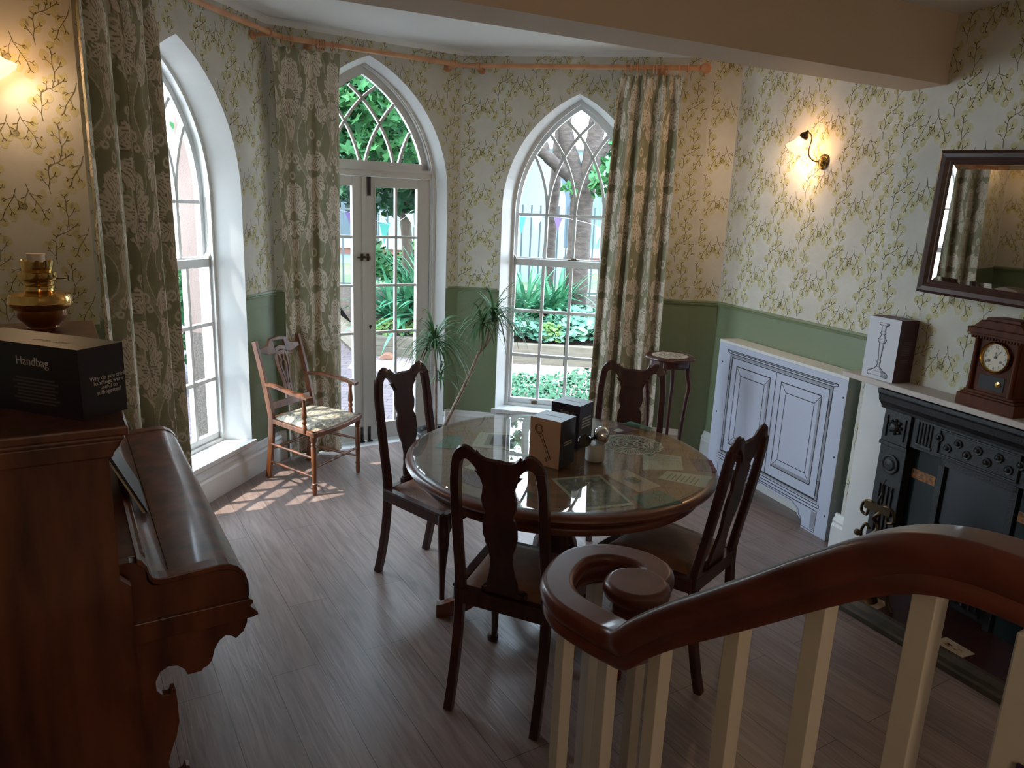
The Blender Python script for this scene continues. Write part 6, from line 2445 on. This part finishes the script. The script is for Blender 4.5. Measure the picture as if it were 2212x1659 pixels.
# round leaved plants and groundcover
def patch(name, label, n, x0, x1, y0, y1, z0, z1, tm, sz, mk, seed, cat='plant'):
    def f(r):
        x, y = r.uniform(x0, x1), r.uniform(y0, y1)
        t = (y - y0) / (y1 - y0)
        hump = .5 + .5 * sin(x * 5.1 + y * 3)
        return (x, y, z0 + (z1 - z0) * (.35 + .65 * r.rand()) * (.5 + .5 * hump) + .12 * t)
    o = leafmesh(name, n, f, tm, sz, mk, label, cat, seed=seed, flat=.6, up=1.2)
    return o
patch('nasturtium', 'mounds of pale round leaved nasturtium along the left half of the bed front', 1500, -.35, .58, 9.0, 9.6, .10, .38, roundl, .045, 'leaf_blue', 21)
patch('nasturtium', 'mounds of pale round leaved nasturtium along the right half of the bed front', 1500, .58, 1.6, 8.98, 9.6, .10, .40, roundl, .045, 'leaf_blue', 22)
patch('lime_plant', 'bright lime green plant among the nasturtiums', 190, .34, .60, 9.0, 9.2, .12, .36, roundl, .028, 'leaf_lime', 23)
patch('low_groundcover', 'low green and yellow groundcover behind the sleepers in the garden door view', 900, -1.85, -.5, 9.12, 9.5, .10, .18, roundl, .022, 'leaf_lime', 24)
patch('leafy_shrub', 'loose leafy shrub behind the strap leaves in the garden door view', 1500, -2.3, -.8, 10.2, 11.3, .4, 1.25, oval, .065, 'leaf_mid', 25, 'shrub')
patch('leafy_shrub', 'low leafy plants around the foot of the forked tree', 300, .7, 1.7, 9.55, 10.0, .25, .42, roundl, .04, 'leaf_blue', 26, 'shrub')
patch('low_hedge', 'low small leaved green hedge just outside the sash window', 4200, -.45, 1.5, 6.55, 7.45, -.12, .05, oval, .026, 'ground_leaf', 27, 'hedge')
r_ = np.random.RandomState(5)
for i, (x, y, z) in enumerate(((.33, 9.1, .47), (1.12, 9.55, .52), (1.18, 9.2, .40), (.95, 9.45, .44))):
    g = G()
    g.poly([(.028 * cos(t) * (1 + .2 * cos(5 * t)), 0, .028 * sin(t)) for t in [2 * PI * k / 15 for k in range(15)]])
    g.lathe([(.006, -.03), (.014, -.005), (.026, 0)], n=8, axis='y')
    o = g.build('nasturtium_flower', 'orange_flower')
    place(o, (x, y - .05, z))
    tag(o, 'orange nasturtium flower among the round leaves', 'flower', 'orange nasturtium flowers in the bed')
# shrub in the left window view
sh = thing('leafy_shrub', 'green leafy shrub seen through the left window beside the curtain', 'shrub', (-3.4, 7.0, GZ))
leafmesh('foliage', 1500, ell(-3.45, 7.2, .95, .9, .7, 1.05, .3), oval, .075, 'leaf_mid', parent=sh, seed=31)
g = G()
for k in range(6):
    a = k * 1.05
    g.tube([(0.02 * cos(a), .02 * sin(a), 0), (.25 * cos(a), .25 * sin(a), .6), (.4 * cos(a), .4 * sin(a), 1.1)], [.02, .014, .006], 6, up=(0, 1, 0))
g.build('stem', 'bark_brown', sh)

# railings
rf = thing('railings', 'grey metal garden railings with square topped bars behind the bed', 'railings', (-4.0, 11.5, .40))
for z in (1.24, .10):
    g = G()
    g.box(0, 8.2, -.008, .008, z - .012, z + .012)
    g.build('rail', 'rail_grey', rf)
barm = None
for k in range(60):
    if barm is None:
        g = G()
        g.box(-.013, .013, -.006, .006, 0, 1.41)
        barm = g.build('bar', 'rail_grey', rf)
        o = barm
    else:
        o = barm.copy()
        COL.objects.link(o)
        o.parent = rf
    o.location = (.05 + k * .138, 0, 0)

# bunting
bt = thing('bunting', 'string of teal, white and purple triangular bunting flags hung across the bed', 'bunting', (-2.1, 9.3, 1.62))
bz = [(-2.6, 1.66), (-2.13, 1.625), (-1.72, 1.515), (-1.56, 1.50), (-1.40, 1.60), (-1.30, 1.68), (-.9, 1.72), (-.2, 1.67), (.0, 1.655), (.5, 1.665), (.9, 1.60), (1.1, 1.53), (1.5, 1.50)]
g = G()
sp_ = smoothpath([(x + 2.1, 0, z - 1.62) for x, z in bz], 4)
g.tube(sp_, .0035, 6, up=(0, 1, 0))
g.build('string', 'flag_white', bt)
for (xa, xb, xt, za_, zt_, mk) in ((-2.16, -2.04, -2.09, 1.625, 1.44, 'flag_purple'), (-1.735, -1.595, -1.675, 1.51, 1.24, 'flag_teal'), (-1.42, -1.31, -1.30, 1.63, 1.47, 'flag_white'), (-2.55, -2.42, -2.47, 1.65, 1.45, 'flag_white'), (-.02, .09, .03, 1.655, 1.43, 'flag_teal'),
                                   (.15, .29, .22, 1.66, 1.50, 'flag_white'), (.43, .54, .485, 1.665, 1.49, 'flag_purple'), (.955, 1.06, .97, 1.57, 1.35, 'flag_white')):
    g = G()
    g.prism([(xa + 2.1, za_ - 1.62), (xb + 2.1, za_ - 1.62 + .004), (xt + 2.1, zt_ - 1.62)], -.001, .001)
    g.build('flag', mk, bt)

# terracotta pot outside the door
tp = thing('terracotta_pot', 'round terracotta garden pot on the brick paving outside the door', 'flower pot', (-.66, 6.12, GZ))
g = G()
g.lathe([(0, 0), (.14, 0), (.19, .32), (.20, .33), (.215, .34), (.22, .40), (.215, .41), (.195, .41), (.19, .36), (0, .355)], n=36)
g.build('pot', 'terracotta', tp, smooth=True)
g = G()
for k in range(40):
    a = k * 2.4
    rr = .015 * (k ** .6)
    g.poly([(rr * cos(a) + .03 * cos(t), rr * sin(a) + .03 * sin(t), .38 + .004 * (k % 7)) for t in [PI * j / 3 for j in range(6)]])
g.build('plant', 'leaf_mid', tp)
st_ = G()
st_.prism([(-.09, 0), (.08, 0), (.09, .035), (.04, .075), (-.02, .07), (-.07, .03)], -.06, .06)
o = st_.build('stone', 'terracotta', bevel=.01)
place(o, (-1.56, 8.83, GZ + .003))
tag(o, 'pinkish stone lying on the gravel against the sleepers', 'stone')

# rendered pier with a drainpipe outside the left window
def lf(x, y, z=0):
    return facet_pt(Nc, A_L, x, y, z)
g = G()
g.mi(0).box(1.50, 1.78, .30, .52, 1.0 + GZ, 3.2)
g.mi(1).box(1.50, 1.78, .30, .52, GZ, 1.0 + GZ)
g.mi(2).box(1.49, 1.78, .20, .29, GZ, 3.2)
struct(place(g.build('pillar_outside', ['pier', 'pier_base', 'render_trim']), (Nc[0], Nc[1], 0), A_L))
g = G()
g.tube([(1.472, .300, GZ), (1.472, .300, 3.1)], .013, 10, up=(0, 1, 0))
o = g.build('drainpipe', 'black', smooth=True)
place(o, (Nc[0], Nc[1], 0), A_L)
tag(o, 'thin black downpipe beside the rendered pier outside the left window', 'pipe')

# white building beyond the railings
bd_ = thing('building', 'pale blue and white building with a red band beyond the railings', 'building', (1.5, 17, .3))
g = G()
g.box(-7.5, 4.5, 0, .4, -.3, 2.75)
g.build('wall', 'render_wall', bd_)
g = G()
g.box(-7.5, 4.5, -.03, 0, .28, .42)
g.build('red_band', 'band_red', bd_)
g = G()
g.box(-7.5, 4.5, -.06, 0, .42, .62)
g.build('sill_course', 'flag_white', bd_)
for (a, b) in ((-.62, -.36), (-6.2, -5.2)):
    g = G()
    g.box(a, b, -.02, 0, .62, 2.3)
    g.build('window', 'render_blue', bd_)
g = G()
g.box(-.30, .9, -.02, 0, .62, 2.55)
g.build('window', 'render_teal', bd_)
for a in (.05, .40):
    g = G()
    g.box(a - .05, a + .05, -.05, -.01, .55, 2.5)
    g.build('window_post', 'flag_white', bd_)
g = G()
g.prism([(-7.6, 2.75), (4.6, 2.75), (4.6, 2.9), (-7.6, 2.9)], -.15, .5)
g.build('roof_edge', 'flag_white', bd_)
tn = thing('white_shed', 'tall plain white shed with a curved roof left of the forked tree, behind the railings', 'shed', (.25, 14.0, .38))
g = G()
g.prism([(-.55, 0), (.62, 0), (.60, 1.6), (.42, 2.15), (.1, 2.55), (-.20, 2.75), (-.55, 2.8)], 0, 1.0)
g.build('walls', 'render_wall', tn)
